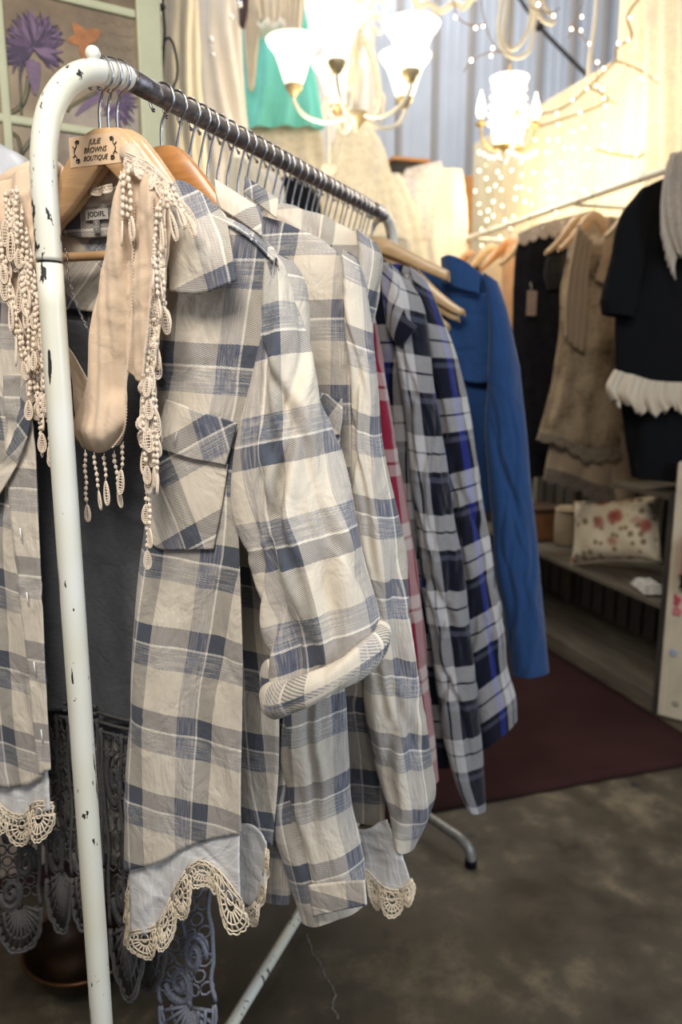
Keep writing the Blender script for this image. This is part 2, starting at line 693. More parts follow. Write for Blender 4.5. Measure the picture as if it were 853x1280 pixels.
def paint_mat():
    m = Mt('chipped_white_enamel')
    o = m.tc('Object')
    mp = m.node('ShaderNodeMapping')
    m.put(mp.inputs[0], o)
    mp.inputs['Scale'].default_value = (1, 1, 0.38)
    big = m.noise(mp.outputs[0], 13.0, 2, 0.5)
    fine = m.noise(mp.outputs[0], 95.0, 3, 0.6)
    k = m.math('ADD', m.math('MULTIPLY', big, 0.40), m.math('MULTIPLY', fine, 0.60))
    zz = m.xyz(o)[2]
    rub = m.ramp(m.math('ABSOLUTE', m.math('SUBTRACT', zz, 1.50)), [(0.0, 0.105), (0.07, 0.085), (0.12, 0.0)])
    k = m.math('ADD', k, rub)
    mq = m.node('ShaderNodeMapping')
    m.put(mq.inputs[0], o)
    mq.inputs['Scale'].default_value = (85, 85, 7)
    lg = m.math('ADD', m.math('MULTIPLY', m.noise(mq.outputs[0], 1.0, 2, 0.5), 0.8), m.math('MULTIPLY', fine, 0.2))
    chip = m.math('MAXIMUM', m.ramp(k, [(0.632, 0.0), (0.637, 1.0)]), m.ramp(lg, [(0.645, 0.0), (0.651, 1.0)]))
    warm = m.noise(o, 6.0, 2)
    pc = m.ramp(warm, [(0.35, (0.70, 0.69, 0.62)), (0.65, (0.63, 0.60, 0.46))])
    m.set(color=m.mix(chip, pc, (0.012, 0.011, 0.010)), rough=m.ramp(chip, [(0, 0.32), (1, 0.7)]))
    m.bump(m.math('SUBTRACT', 1.0, chip), 0.6, 0.0006)
    return m.m


PAINT = paint_mat()


def steel_mat():
    m = Mt('worn_dark_steel')
    n = m.noise(m.tc('Object'), 60.0, 4, 0.7)
    m.set(color=m.ramp(n, [(0.40, (0.10, 0.09, 0.095)), (0.60, (0.19, 0.175, 0.18)), (0.70, (0.55, 0.53, 0.5))]), metal=0.75,
          rough=m.ramp(n, [(0.3, 0.28), (0.7, 0.5)]))
    return m.m


STEEL = steel_mat()
CHROME = plain('bright_chrome', (0.42, 0.41, 0.42), 0.2, 1.0, var=0.1)


def wood_mat(name, a, b, rough=0.38, ax=(6, 6, 60), coat=0.2):
    m = Mt(name)
    mp = m.node('ShaderNodeMapping')
    m.put(mp.inputs[0], m.tc('Object'))
    mp.inputs['Scale'].default_value = ax
    n = m.noise(mp.outputs[0], 1.0, 5, 0.6, 1.2)
    n2 = m.noise(mp.outputs[0], 6.0, 2, 0.6)
    k = m.math('ADD', m.math('MULTIPLY', n, 0.75), m.math('MULTIPLY', n2, 0.25))
    m.set(color=m.ramp(k, [(0.30, a), (0.7, b)]), rough=rough, coat=coat)
    m.bump(k, 0.08, 0.001)
    return m.m


WOODL = wood_mat('light_beech', (0.48, 0.27, 0.12), (0.62, 0.40, 0.21))
WOODO = wood_mat('orange_stained_beech', (0.34, 0.135, 0.035), (0.52, 0.24, 0.075))
WOODP = wood_mat('pale_pine', (0.42, 0.27, 0.12), (0.58, 0.40, 0.22))
OLDW = wood_mat('weathered_shelf_wood', (0.042, 0.033, 0.022), (0.135, 0.112, 0.078), 0.75, (14, 2.2, 14), 0.0)
DARKW = wood_mat('dark_plank', (0.018, 0.015, 0.012), (0.05, 0.043, 0.036), 0.8, (14, 14, 2), 0.0)
BLACK = plain('black_cloth', (0.010, 0.010, 0.012), 0.9, var=0.3, spec=0.1)
NAVYBL = fabric('midnight_cloth', (0.004, 0.0042, 0.005), var=0.3, sheen=0.0)
INK = plain('black_print', (0.02, 0.018, 0.016), 0.7)

# ------------------------------------------------------------------ the setting
def floor_mat():
    m = Mt('stained_concrete')
    o = m.tc('Object')
    a = m.noise(o, 2.3, 8, 0.7)
    b = m.noise(o, 7.5, 4, 0.6)
    g = m.noise(o, 160.0, 2, 0.6)
    k = m.math('ADD', m.math('MULTIPLY', a, 0.5), m.math('MULTIPLY', b, 0.5))
    c = m.ramp(k, [(0.38, (0.026, 0.020, 0.013)), (0.52, (0.062, 0.049, 0.031)), (0.63, (0.160, 0.126, 0.078))])
    sp = m.voro(o, 5.2)
    spn = m.math('ADD', sp, m.math('MULTIPLY', m.math('SUBTRACT', m.noise(o, 45.0, 2), 0.5), 0.12))
    c = m.mix(m.ramp(spn, [(0.075, 1.0), (0.10, 0.0)]), c, (0.022, 0.02, 0.018))
    c = m.mix(0.5, c, m.ramp(g, [(0.3, (0.72, 0.72, 0.72)), (0.7, (1.0, 1.0, 1.0))]), 'MULTIPLY')
    m.set(color=c, rough=m.ramp(b, [(0.3, 0.38), (0.7, 0.62)]), spec=0.4)
    m.bump(g, 0.12, 0.001)
    return m.m


fl = struct(box('floor', (0.5, 1.6, -0.05), (4.2, 4.6, 0.05), floor_mat(), bevel=0))
ceil = struct(box('ceiling', (0.5, 1.6, 5.05), (4.2, 4.6, 0.05), plain('ceiling_board', (0.42, 0.40, 0.36), 0.9), bevel=0))
crk = [on_z(x, y, 0.0) for x, y in ((383, 1168), (392, 1190), (402, 1205), (407, 1222), (418, 1240), (416, 1256), (424, 1276))]
ck = cr(np.array(crk), 40) + Z * 0.0006
ck[:, :2] += RNG.normal(0, 0.0025, (40, 2))
V_, F_ = strands([ck], 0.0020 * RNG.uniform(0.4, 1.4, 40), 4)
V_[:, 2] = np.clip(V_[:, 2], 0.0002, 0.0016)
mk('filled_crack', V_, F_, plain('pale_filler', (0.22, 0.20, 0.17), 0.8), fl)

# corrugated metal at the back: sheets and raised ribs, each a piece
TIN = plain('grey_blue_tin', (0.60, 0.63, 0.68), 0.45, 0.0, var=0.06, scale=3)
TINR = plain('tan_tin_rib', (0.40, 0.37, 0.34), 0.5, var=0.06, scale=3)
YB = 5.9
wb = bpy.data.objects.new('wall_back', None)
COL.objects.link(wb)
wb.location = (0.5, YB, 0)
wb['kind'] = 'structure'
pw = 0.30
pan = None
for i in range(-14, 14):
    x = 0.5 + i * pw
    if pan is None:
        pan = box('sheet_panel', (x + pw / 2, YB, 2.5), (pw / 2 - 0.004, 0.006, 2.5), TIN, wb, bevel=0)
        rib = mk('rib', *prism([(-0.032, 0), (0.032, 0), (0.018, 0.035), (-0.018, 0.035)], (1, 0, 0), (0, -1, 0), (x, YB - 0.004, 2.5), 5.0), TINR, wb, smooth=False)
        small = mk('rib', *prism([(-0.016, 0), (0.016, 0), (0.008, 0.010), (-0.008, 0.010)], (1, 0, 0), (0, -1, 0), (x + pw * 0.36, YB - 0.004, 2.5), 5.0), TIN, wb, smooth=False)
        base_i = i
    else:
        dx = (i - base_i) * pw
        share(pan, wb, (dx, 0, 0))
        share(rib, wb, (dx, 0, 0))
    for q in (0.0, 0.28):
        if i == base_i and q == 0.0:
            continue
        share(small, wb, ((i - base_i) * pw + q * pw, 0, 0))

# warm muslin-covered partition on the right, taller in front than behind
def muslin():
    m = Mt('cream_muslin')
    o = m.tc('Object')
    mp = m.node('ShaderNodeMapping')
    m.put(mp.inputs[0], o)
    mp.inputs['Scale'].default_value = (4, 9, 0.7)
    n = m.noise(mp.outputs[0], 1.0, 4, 0.6)
    m.set(color=m.ramp(n, [(0.3, (0.68, 0.56, 0.35)), (0.7, (0.80, 0.71, 0.50))]), rough=0.9, spec=0.1)
    m.bump(n, 0.5, 0.02)
    return m.m


MUS = muslin()
XW = 2.50
zt = float(on_x(690, 122, XW)[2])
ysplit = float(on_x(770, 80, XW)[1])
yend = float(on_x(592, 200, XW)[1])
wr = bpy.data.objects.new('wall_right', None)
COL.objects.link(wr)
wr['kind'] = 'structure'
wr.location = (XW, 3, 0)
box('low_panel', (XW + 0.03, (ysplit + yend) / 2, zt / 2), (0.03, (yend - ysplit) / 2, zt / 2), MUS, wr, bevel=0.004)
box('tall_panel', (XW + 0.03, ysplit - 0.9, 2.5), (0.03, 0.898, 2.5), MUS, wr, bevel=0.004)
box('end_post', (XW + 0.01, yend + 0.05, zt / 2 - 0.1), (0.05, 0.045, zt / 2 - 0.1), WOODO, wr, bevel=0.004)
# side wall far left, behind the dresses
struct(box('wall_left', (-3.0, 2.5, 2.5), (0.05, 3.5, 2.5), plain('taupe_plaster', (0.33, 0.28, 0.23), 0.9), bevel=0))

# maroon carpet
def rug_mat():
    m = Mt('maroon_pile')
    o = m.tc('Object')
    n = m.noise(o, 420.0, 2, 0.7)
    b = m.noise(o, 3.0, 3)
    k = m.math('ADD', m.math('MULTIPLY', n, 0.6), m.math('MULTIPLY', b, 0.4))
    m.set(color=m.ramp(k, [(0.3, (0.016, 0.007, 0.007)), (0.7, (0.048, 0.021, 0.019))]), rough=0.97, spec=0.05)
    m.bump(n, 0.6, 0.004)
    return m.m


gx = np.linspace(-1.1, 2.0, 60)
gy = np.linspace(1.947, 4.6, 50)
GX, GY = np.meshgrid(gx, gy)
GZ = 0.007 + 0.0015 * np.sin(GX * 9) * np.sin(GY * 7)
tag(mk('carpet', np.stack([GX, GY, GZ], -1) - np.array([0.45, 3.2, 0]), gridf(50, 60), rug_mat(), None, solid=0.008), 'dark maroon carpet laid on the concrete before the shelves', 'carpet').location = (0.45, 3.2, 0)

# ------------------------------------------------------------------ the garment rack
rack = thing('garment_rack', 'white chipped-paint tubular garment rack with dark steel rail', 'rack', rk(0, 0, 0))
RR = 0.0148
zr = 1.73
sF = 1.40


def zrail(s_):
    return 1.7275 + 0.019 * s_


arc = [rk(0, a, b) for a, b in ((0.0, 1.56), (0.004, 1.60), (0.015, 1.638), (0.035, 1.669), (0.062, 1.694), (0.092, 1.711), (0.128, 1.722), (0.175, zrail(0.175)))]
pipe('upper_post', [rk(0, 0, 1.474), rk(0, 0, 1.52)] + arc, RR + 0.0006, PAINT, rack, n=80, sides=28)
pipe('lower_post', [rk(0, 0, 0.045), rk(0, 0, 0.7), rk(0, 0, 1.471)], RR + 0.0006, PAINT, rack, n=30, sides=28)
pipe('joint_ring', [rk(0, 0, 1.4700), rk(0, 0, 1.4745)], RR - 0.001, INK, rack, n=4, sides=28)
pipe('rail', [rk(0, 0.174, zrail(0.174)), rk(0, 0.7, zrail(0.7)), rk(0, sF - 0.09, zrail(sF - 0.09))], RR - 0.0004, STEEL, rack, n=20, sides=28)
V_, F_ = strands([np.array([rk(0, 0.172, zrail(0.172)), rk(0, 0.178, zrail(0.178))])], RR + 0.0012, 28)
mk('rail_collar', V_, F_, STEEL, rack)
arc2 = [rk(0, sF - 0.09 * (1 - math.cos(a)), zrail(sF) - 0.09 + 0.09 * math.sin(a)) for a in np.linspace(PI / 2, 0, 14)]
pipe('far_post', arc2 + [rk(0, sF, 1.2), rk(0, sF, 0.045)], RR, PAINT, rack, n=70, sides=24)
pipe('base_bar', [rk(0, 0, 0.065), rk(0, 0.7, 0.065), rk(0, sF, 0.065)], 0.0125, PAINT, rack, n=10, sides=20)
V_, F_ = ball(rk(0, 0.104, 1.7150 + 0.0215), 0.0096, 16, 10)
mk('finial_knob', V_, F_, PAINT, rack)


def foot(s0, s1):
    pts = []
    for t_, z_ in ((-0.335, 0.004), (-0.335, 0.03), (-0.32, 0.058), (-0.28, 0.07), (-0.1, 0.075), (0.1, 0.075), (0.27, 0.07), (0.315, 0.058), (0.332, 0.03), (0.332, 0.004)):
        pts.append(rk(t_, s0 + (s1 - s0) * abs(t_) / 0.33, z_))
    f_ = pipe('foot', pts, 0.0135, plain('scuffed_grey_enamel', (0.26, 0.25, 0.22), 0.4, 0.3, var=0.3, scale=60), rack, n=60, sides=18)
    for t_ in (-0.335, 0.332):
        c = rk(t_, s1, 0)
        V, F = lathe([(0.0, 0.0), (0.0165, 0.0), (0.0165, 0.022), (0.0, 0.022)], 16, c)
        mk('rubber_tip', V, F, BLACK, f_)


foot(0.0, -0.02)
foot(sF - 0.12, 1.115)

# ------------------------------------------------------------------ hangers
TOP = [(0, 0), (0.02, -0.002), (0.04, -0.012), (0.07, -0.041), (0.10, -0.075), (0.135, -0.112), (0.165, -0.138), (0.185, -0.152)]
BOT = [(0.188, -0.168), (0.165, -0.162), (0.135, -0.144), (0.10, -0.118), (0.07, -0.100), (0.04, -0.076), (0.012, -0.052), (0.0, -0.044)]


TOPL = [(0, 0), (0.03, -0.004), (0.08, -0.030), (0.14, -0.062), (0.205, -0.095)]
BOTL = [(0.206, -0.122), (0.14, -0.094), (0.08, -0.066), (0.03, -0.046), (0.0, -0.040)]


def hanger_mesh(stretch=1.0, top=None, bot=None):
    up = cr(np.array([(a * stretch, b, 0) for a, b in (top or TOP)]), 22)[:, :2]
    dn = cr(np.array([(a * stretch, b, 0) for a, b in (bot or BOT)]), 22)[:, :2]
    right = np.concatenate([up, dn])
    left = right[::-1] * np.array([-1, 1])
    # cross strips: paired top/bottom points, bevelled thickness
    V, F = [], []
    tops = np.concatenate([up[::-1] * np.array([-1, 1]), up[1:]])
    bots = np.concatenate([dn * np.array([-1, 1]), dn[::-1][1:]])
    n = len(tops)
    h = 0.0065
    for p, q in zip(tops, bots):
        d = (p - q)
        d = d / np.linalg.norm(d)
        for (bb, yy) in ((p, -h * 0.45), (p - d * 0.003, -h), (q + d * 0.003, -h), (q, -h * 0.45), (q, h * 0.45), (q + d * 0.003, h), (p - d * 0.003, h), (p, h * 0.45)):
            V.append((bb[0], yy, bb[1]))
    for i in range(n - 1):
        for k in range(8):
            k2 = (k + 1) % 8
            F.append((i * 8 + k, i * 8 + k2, i * 8 + 8 + k2, i * 8 + 8 + k))
    F.append(tuple(range(8)))
    F.append(tuple((n - 1) * 8 + k for k in range(8))[::-1])
    return np.array(V), F


def hook_mesh(L=0.094, r=0.0205, wr_=0.0019):
    # stem at x=0 up to the rail, round it and down on the far side with a small ball tip
    pts = [(-0.004, 0, -0.004), (-0.003, 0, L * 0.3), (0.004, 0, L * 0.52)]
    cx, cz = 0.0, L + 0.0
    for a in np.linspace(-0.30 * PI, 1.24 * PI, 18):
        pts.append((cx + r * math.cos(a) * 1.0, 0, cz - 0.0185 + r * math.sin(a)))
    V, F = strands([cr(np.array(pts), 44)], wr_, 8)
    b = ball(pts[-1], wr_ * 1.7, 8, 5)
    return join([(V, F), b])


HSHAPE = {'first': hanger_mesh(0.86), 'wide': hanger_mesh(0.90), 'narrow': hanger_mesh(0.60), 'long': hanger_mesh(1.0, TOPL, BOTL), 'tip': hanger_mesh(1.5)}
HMESH = {}
LIFT = 0.012
HL = zr - 1.652 + RR + 0.0012 - LIFT
KV, KF = hook_mesh(HL)


def hanger_parts(h, mat, shape, long_hook=False):
    if shape not in HMESH:
        HMESH[shape] = mk('shoulder_bar', *HSHAPE[shape], mat, h, local=True)
    else:
        c = share(HMESH[shape], h)
        if c.data.materials[0] != mat:
            c.material_slots[0].link = 'OBJECT'
            c.material_slots[0].material = mat
    kk = 'hook_long' if long_hook else 'hook'
    if kk not in HMESH:
        HMESH[kk] = mk('hook', *(hook_mesh(HL + 0.045) if long_hook else (KV, KF)), CHROME, h, local=True)
    else:
        share(HMESH[kk], h)


def hanger(s, mat, label, group=None, t=0.0, yaw=0.0, roll=0.0, shape='narrow', lift=0.0):
    # local x across the rail (T), local y along the rail (S); swings about the hook's bend
    zt = float(np.interp(s, [0.092, 0.128, 0.175, 2.0], [1.711, 1.722, zrail(0.175), zrail(2.0)])) + (0.0006 if s < 0.175 else 0) - HL + RR + 0.0012
    lh = shape == 'narrow'
    if lh:
        zt -= 0.045
    hc_ = HL - 0.0185 + (0.045 if lh else 0.0)
    h = thing('clothes_hanger', label, 'hanger', rk(t - hc_ * math.sin(roll), s, zt + hc_ * (1 - math.cos(roll))), 0, group)
    h.rotation_euler = (0, roll, -RA + yaw)
    hanger_parts(h, mat, shape, lh)
    return h


h1 = hanger(0.115, WOODL, 'light wooden hanger with a printed boutique sticker, nearest on rack', shape='first')
# trouser bar and printed sticker of the first hanger
pipe('trouser_bar', [rk(-0.155, 0.1155, 1.498), rk(0.0, 0.1155, 1.496), rk(0.155, 0.1155, 1.498)], 0.0062, WOODL, h1, n=8, sides=12)
so = rk(-0.008, 0.1075, 1.6255)


def sticker_mat():
    m = Mt('clear_sticker_film')
    m.set(color=m.ramp(m.noise(m.tc('Object'), 40.0), [(0.3, (0.66, 0.46, 0.28)), (0.7, (0.72, 0.52, 0.34))]), rough=0.18, spec=0.6)
    return m.m


st = box('sticker', so + S * 0.0006, (0.0405, 0.0003, 0.0185), sticker_mat(), h1, rot=np.stack([T, S, Z], 1), bevel=0)
for k, w in enumerate(('JULIE', 'BROWNS', 'BOUTIQUE')):
    text_mesh('lettering', w, 0.0094 if k < 2 else 0.0086, INK, st, so - S * 0.0004 + Z * (0.0098 - 0.0098 * k), T * 0.88, Z, shear=0.35, off=0.0)
sc_lines = []
for sd in (-1, 1):
    base = so - S * 0.0006
    b_ = [(0.024, 0.0125), (0.0275, 0.0135), (0.030, 0.011), (0.0285, 0.0075), (0.031, 0.003), (0.0325, 0.0), (0.031, -0.004), (0.0285, -0.008), (0.030, -0.0115), (0.0275, -0.0135), (0.024, -0.0125)]
    sc_lines.append(cr(np.array([base + T * sd * x + Z * y for x, y in b_]), 36))
    for yy in (0.0105, -0.0105):
        c = base + T * sd * 0.0262 + Z * yy
        sc_lines.append(np.array([c + (T * math.cos(a) + Z * math.sin(a)) * 0.0018 * (1 - a / 14) for a in np.linspace(0, 9, 18)]))
    for yy in (0.004, -0.004):
        sc_lines.append(np.array([base + T * sd * (0.0315 + q) + Z * (yy * (1 + q * 220)) for q in (0, 0.0015, 0.003)]))
V_, F_ = strands(sc_lines, 0.0006, 4)
mk('scroll_print', V_, F_, INK, st)['kind'] = 'stuff'
PK1 = 'wooden hanger packed along the middle of the rack rail'
hanger(0.133, WOODL, 'second of the three hangers at the rack corner', yaw=0.01, shape='first')
hanger(0.152, WOODL, 'third of the three hangers at the rack corner', yaw=0.01, shape='first')
h2 = hanger(0.255, WOODO, 'orange-brown wooden hanger behind the scarf, bare shoulder showing', shape='wide')
ss = list(np.arange(0.292, 1.195, 0.0325))
for i, s_ in enumerate(ss):
    hanger(s_ + random.uniform(-0.007, 0.007), WOODP if i % 3 else WOODO, PK1, 'hangers packed along the rail', yaw=random.uniform(-0.012, 0.012))
hB = hanger(1.221, WOODP, 'long pale wooden hanger whose arm runs into the blue shirt collar', shape='long')
FT = 'pale bare hanger tip fanned out below the long hanger arm'
for k, (s_, rl, tt_) in enumerate(((1.240, 0.15, 0.04), (1.256, 0.21, 0.05), (1.272, 0.31, 0.04))):
    hanger(s_, WOODP, ('uppermost', 'middle', 'lowest')[k] + ' pale bare hanger tip fanned out in front of the blue shirt', 'fanned bare hangers', shape='tip', roll=rl, yaw=0.02 - 0.01 * k)

# ------------------------------------------------------------------ crochet
def arc2d(cx, cy, rx, ry, a0, a1, n=14):
    a = np.linspace(a0, a1, n)
    return np.stack([cx + rx * np.cos(a), cy + ry * np.sin(a)], -1)


def lace_tile():
    L = []
    for y in (0.02, 0.13):
        L.append(np.array([(0, y), (0.25, y), (0.5, y), (0.75, y), (1, y)]))
    k = 8
    L.append(np.array([(i / k, 0.02 if i % 2 else 0.13) for i in range(k + 1)]))
    for r in (0.47, 0.36, 0.17):
        L.append(arc2d(0.5, 0.36, r, r * 1.12, 0.0, PI, 14))
    for a in np.linspace(0.06, PI - 0.06, 10):
        L.append(np.array([(0.5 + 0.17 * math.cos(a), 0.36 + 0.19 * math.sin(a)), (0.5 + 0.36 * math.cos(a + 0.05), 0.36 + 0.40 * math.sin(a + 0.05)),
                           (0.5 + 0.47 * math.cos(a), 0.36 + 0.53 * math.sin(a))]))
    L.append(arc2d(0.5, 0.30, 0.12, 0.12, 0, 2 * PI, 10))
    for sx in (0.17, 0.83):
        L.append(arc2d(sx, 0.27, 0.13, 0.10, 0, 2 * PI, 10))
        L.append(np.array([(sx, 0.17), (sx, 0.37)]))
    L.append(np.array([(0, 0.13), (0.1, 0.36), (0.0, 0.5)]))
    L.append(np.array([(1, 0.13), (0.9, 0.36), (1.0, 0.5)]))
    L.append(np.array([(0, 0.36), (0.25, 0.36), (0.5, 0.36), (0.75, 0.36), (1, 0.36)]))
    # picots round the scallop
    q = []
    for i in range(61):
        a = PI * i / 60
        rr = 0.50 + 0.035 * abs(math.sin(a * 9))
        q.append((0.5 - rr * math.cos(a), 0.36 + 1.13 * rr * math.sin(a)))
    L.append(np.array(q))
    return L


def spiral(cx, cy, r0, r1, a0, turns, n=26):
    a = np.linspace(0, turns * 2 * PI, n)
    r = np.linspace(r0, r1, n)
    return np.stack([cx + r * np.cos(a + a0), cy + 0.42 * r * np.sin(a + a0)], -1)


def dress_tile():
    """tall crochet motif: net, leaf eyelets, scroll, and a fan at the bottom (unit tile, about 0.10 x 0.36)"""
    L = []
    for y in (0.0, 0.03, 0.06):
        L.append((np.array([(0, y), (0.33, y), (0.66, y), (1, y)]), 1.2))
    for row in range(9):
        y = 0.09 + row * 0.068
        for c in range(4):
            x = 0.125 + 0.25 * c + (0.125 if row % 2 else 0)
            if x < 1.0:
                L.append((arc2d(x, y, 0.115, 0.030, 0, 2 * PI, 9), 0.8))
    for sx in (0.0, 0.5, 1.0):
        L.append((np.array([(sx + 0.05 * math.sin(y * 18), y) for y in np.linspace(0.05, 0.72, 22)]), 1.5))
    for cx, cy, a0, sg in ((0.32, 0.22, 0.4, 1), (0.66, 0.46, 2.2, 1), (0.34, 0.62, 5.0, 1)):
        L.append((spiral(cx, cy, 0.02, 0.24, a0, 1.7), 2.2))
        L.append((spiral(cx, cy, 0.05, 0.28, a0 + 0.25, 1.6), 1.2))
    for a in np.linspace(0.08, PI - 0.08, 13):
        L.append((np.array([(0.5 + 0.07 * math.cos(a), 0.72 + 0.02 * math.sin(a)), (0.5 + 0.46 * math.cos(a), 0.74 + 0.235 * math.sin(a))]), 1.35))
    for r in (0.2, 0.34, 0.47):
        L.append((arc2d(0.5, 0.735, r, r * 0.53, 0, PI, 18), 1.2))
    q = []
    for i in range(61):
        a = PI * i / 60
        rr = 0.49 + 0.03 * abs(math.sin(a * 7))
        q.append((0.5 - rr * math.cos(a), 0.735 + 0.535 * rr * math.sin(a)))
    L.append((np.array(q), 1.4))
    return L


LT, DT = lace_tile(), dress_tile()


def lace(name, rows, n, mat, parent, tile=None, r=0.0009, wave=0.004, wf=20.0, seed=3, flip=False):
    tile = tile or LT
    nu, nv = 140, 24
    G = loft(rows, nu, nv)
    uu = np.arange(nu) / (nu - 1)
    G = G - S * (wave * np.sin(uu * wf + seed)[None, :] * np.linspace(0.2, 1, nv)[:, None])[..., None]
    out = []
    rn = np.random.default_rng(seed)
    for k in range(n):
        for ln in tile:
            k_ = 1.0
            if isinstance(ln, tuple):
                ln, k_ = ln
            q = np.array(ln)
            u = np.clip((k + q[:, 0]) / n, 0, 1) * (nu - 1)
            v = np.clip(q[:, 1], 0, 1) * (nv - 1)
            i0 = np.clip(u.astype(int), 0, nu - 2)
            j0 = np.clip(v.astype(int), 0, nv - 2)
            fu, fv = (u - i0)[:, None], (v - j0)[:, None]
            P = (G[j0, i0] * (1 - fu) + G[j0, i0 + 1] * fu) * (1 - fv) + (G[j0 + 1, i0] * (1 - fu) + G[j0 + 1, i0 + 1] * fu) * fv
            P = P + S * rn.uniform(-0.0006, 0.0006)
            out.append((P, r * k_))
    V, F = strands(out, r, 5)
    return mk(name, V, F, mat, parent)


# ------------------------------------------------------------------ shirt 1, nearest, open over the dress
HW = ' wooden hanger'
sh1 = thing('plaid_shirt', 'cream and blue plaid shirt nearest on the rack, open over grey dress, one cuff rolled', 'shirt', rk(0, 0.10, 0.45), -RA)
B1 = px([[(206, 262, .095), (216, 260), (240, 262), (275, 272), (312, 293), (343, 323)],
         [(203, 330, .10), (213, 330), (240, 335), (275, 345), (310, 354), (339, 362)],
         [(200, 420, .11), (210, 420), (235, 425), (265, 435), (298, 445), (324, 456)],
         [(195, 500, .11), (203, 500), (228, 510), (255, 520), (285, 530), (309, 537)],
         [(187, 590, .105), (193, 590), (215, 598), (242, 606), (270, 615), (299, 628)],
         [(178, 680, .10), (183, 680), (208, 690), (238, 700), (270, 708), (302, 714)],
         [(170, 770, .10), (173, 770), (200, 780), (235, 792), (270, 803), (306, 815)],
         [(163, 860, .10), (166, 860), (195, 870), (232, 885), (268, 900), (302, 915)],
         [(158, 960, .10), (161, 960), (192, 972), (230, 985), (265, 1000), (300, 1012)],
         [(157, 1086, .095), (160, 1087), (195, 1079), (235, 1059), (268, 1050), (301, 1044)]], 0.082)
sheet('front_panel', B1, CHECK, sh1, nu=70, nv=130, amp=0.0065, f=8, seed=11, skew=0.06, uv0=(0.014, 0.082), c0=0.04)
sheet('hem_lining', px([[(162, 1076), (195, 1068), (235, 1048), (268, 1039), (300, 1034)],
                        [(162, 1120), (195, 1112), (232, 1082), (266, 1070), (300, 1085)],
                        [(165, 1170), (197, 1158), (224, 1106), (247, 1080), (276, 1094), (301, 1130)]], 0.088), LINING, sh1, nu=60, nv=30, amp=0.003, f=12, seed=4)
lace('lace_trim', px([[(162, 1164), (195, 1154), (222, 1102), (247, 1075), (276, 1088), (302, 1124)],
                      [(155, 1196), (190, 1204), (236, 1146), (257, 1112), (288, 1166), (316, 1178)]], 0.084), 5, LACE, sh1, r=0.0013, wave=0.006)
lace('lace_trim', px([[(163, 1085, .092), (161, 1120, .092), (163, 1168, .088)], [(158, 1110, .10), (155, 1140, .10), (156, 1190, .092)]], 0.095), 3, LACE, sh1, r=0.001, wave=0.002)
# back of the shirt
sheet('back_panel', px([[(-60, 290), (20, 262), (110, 244), (230, 262), (290, 285), (338, 330)],
                        [(-60, 420), (20, 420), (110, 420), (230, 430), (290, 440), (335, 450)],
                        [(-40, 640), (30, 645), (120, 645), (230, 650), (290, 650), (333, 655)],
                        [(-20, 800), (50, 805), (120, 810), (230, 815), (300, 815), (346, 812)],
                        [(0, 940), (60, 945), (140, 950), (230, 955), (300, 960), (348, 955)],
                        [(20, 1030), (80, 1040), (160, 1045), (240, 1048), (305, 1045), (340, 1058)]], 0.180), CHECK, sh1, nu=70, nv=90, amp=0.005, f=9, seed=21, wr=0.001,
      uv0=(0.02, 0.02))
sheet('hem_lining', px([[(230, 1035), (300, 1030), (318, 1032), (334, 1052)], [(235, 1080), (300, 1085), (320, 1090), (333, 1100)],
                        [(240, 1110), (300, 1125), (318, 1140), (326, 1120)]], 0.168), LINING, sh1, nu=40, nv=24, amp=0.004, f=14, seed=8)
lace('lace_trim', px([[(296, 1120), (306, 1135), (318, 1128), (327, 1100), (332, 1060)], [(312, 1168), (318, 1166), (328, 1140), (336, 1105), (338, 1066)]], 0.166), 3, LACE, sh1, r=0.001)
# inside of the back neck with its woven tags
nk, NKP = sheet('neck_band', px([[(58, 240), (90, 243), (120, 240), (160, 232)], [(58, 262), (90, 265), (120, 265), (160, 258)], [(60, 290), (90, 296), (120, 297), (160, 290)]], 0.142),
                CHECK, sh1, nu=30, nv=20, amp=0.001, uv0=(0.0, 0.034))
sheet('yoke_lining', px([[(58, 288), (90, 294), (120, 294), (165, 288)], [(60, 330), (95, 335), (120, 338), (170, 330)], [(60, 385), (95, 388), (120, 390), (170, 385)]], 0.150),
      CHECK, sh1, nu=30, nv=30, amp=0.002, uv0=(0.0, 0.0), rot=0.75)
TAG = fabric('grey_satin_tag', (0.52, 0.48, 0.42), rough=0.5, var=0.06)
c_ = on_s(121, 268, 0.1375)
tg_ = box('brand_tag', c_, (0.0185, 0.0005, 0.0068), TAG, sh1, rot=np.stack([T, S, Z], 1), bevel=0)
text_mesh('lettering', 'JODIFL', 0.0094, INK, tg_, c_ - S * 0.0008, T, Z, off=0.0001)
c_ = on_s(121, 283, 0.1375)
tg2 = box('size_tag', c_, (0.0052, 0.0005, 0.0085), fabric('dark_grey_tag', (0.20, 0.19, 0.175), rough=0.5, var=0.05), sh1, rot=np.stack([T, S, Z], 1), bevel=0)
WPRINT = plain('pale_tag_print', (0.6, 0.58, 0.54), 0.7)
text_mesh('lettering', 'S', 0.0072, WPRINT, tg2, c_ - S * 0.0008 + Z * 0.0038, T, Z)
text_mesh('lettering', 'MADE\nIN', 0.0032, WPRINT, tg2, c_ - S * 0.0008 - Z * 0.0025, T, Z)
# shoulder cloth joining front and back
top_ = B1[0]
tap = np.linspace(1.0, 0.12, len(top_))
sheet('shoulder_yoke', [[p - S * 0.004 - Z * 0.004 for p in top_], [p + S * 0.03 * k + Z * 0.004 * k for p, k in zip(top_, tap)], [p + S * 0.065 * k + Z * 0.003 * k for p, k in zip(top_, tap)],
                        [p + S * 0.10 * k - Z * 0.012 for p, k in zip(top_, tap)]], CHECK, sh1, nu=40, nv=20, amp=0.0005, uz=False, uv0=(0.014, 0.04), wr=0)
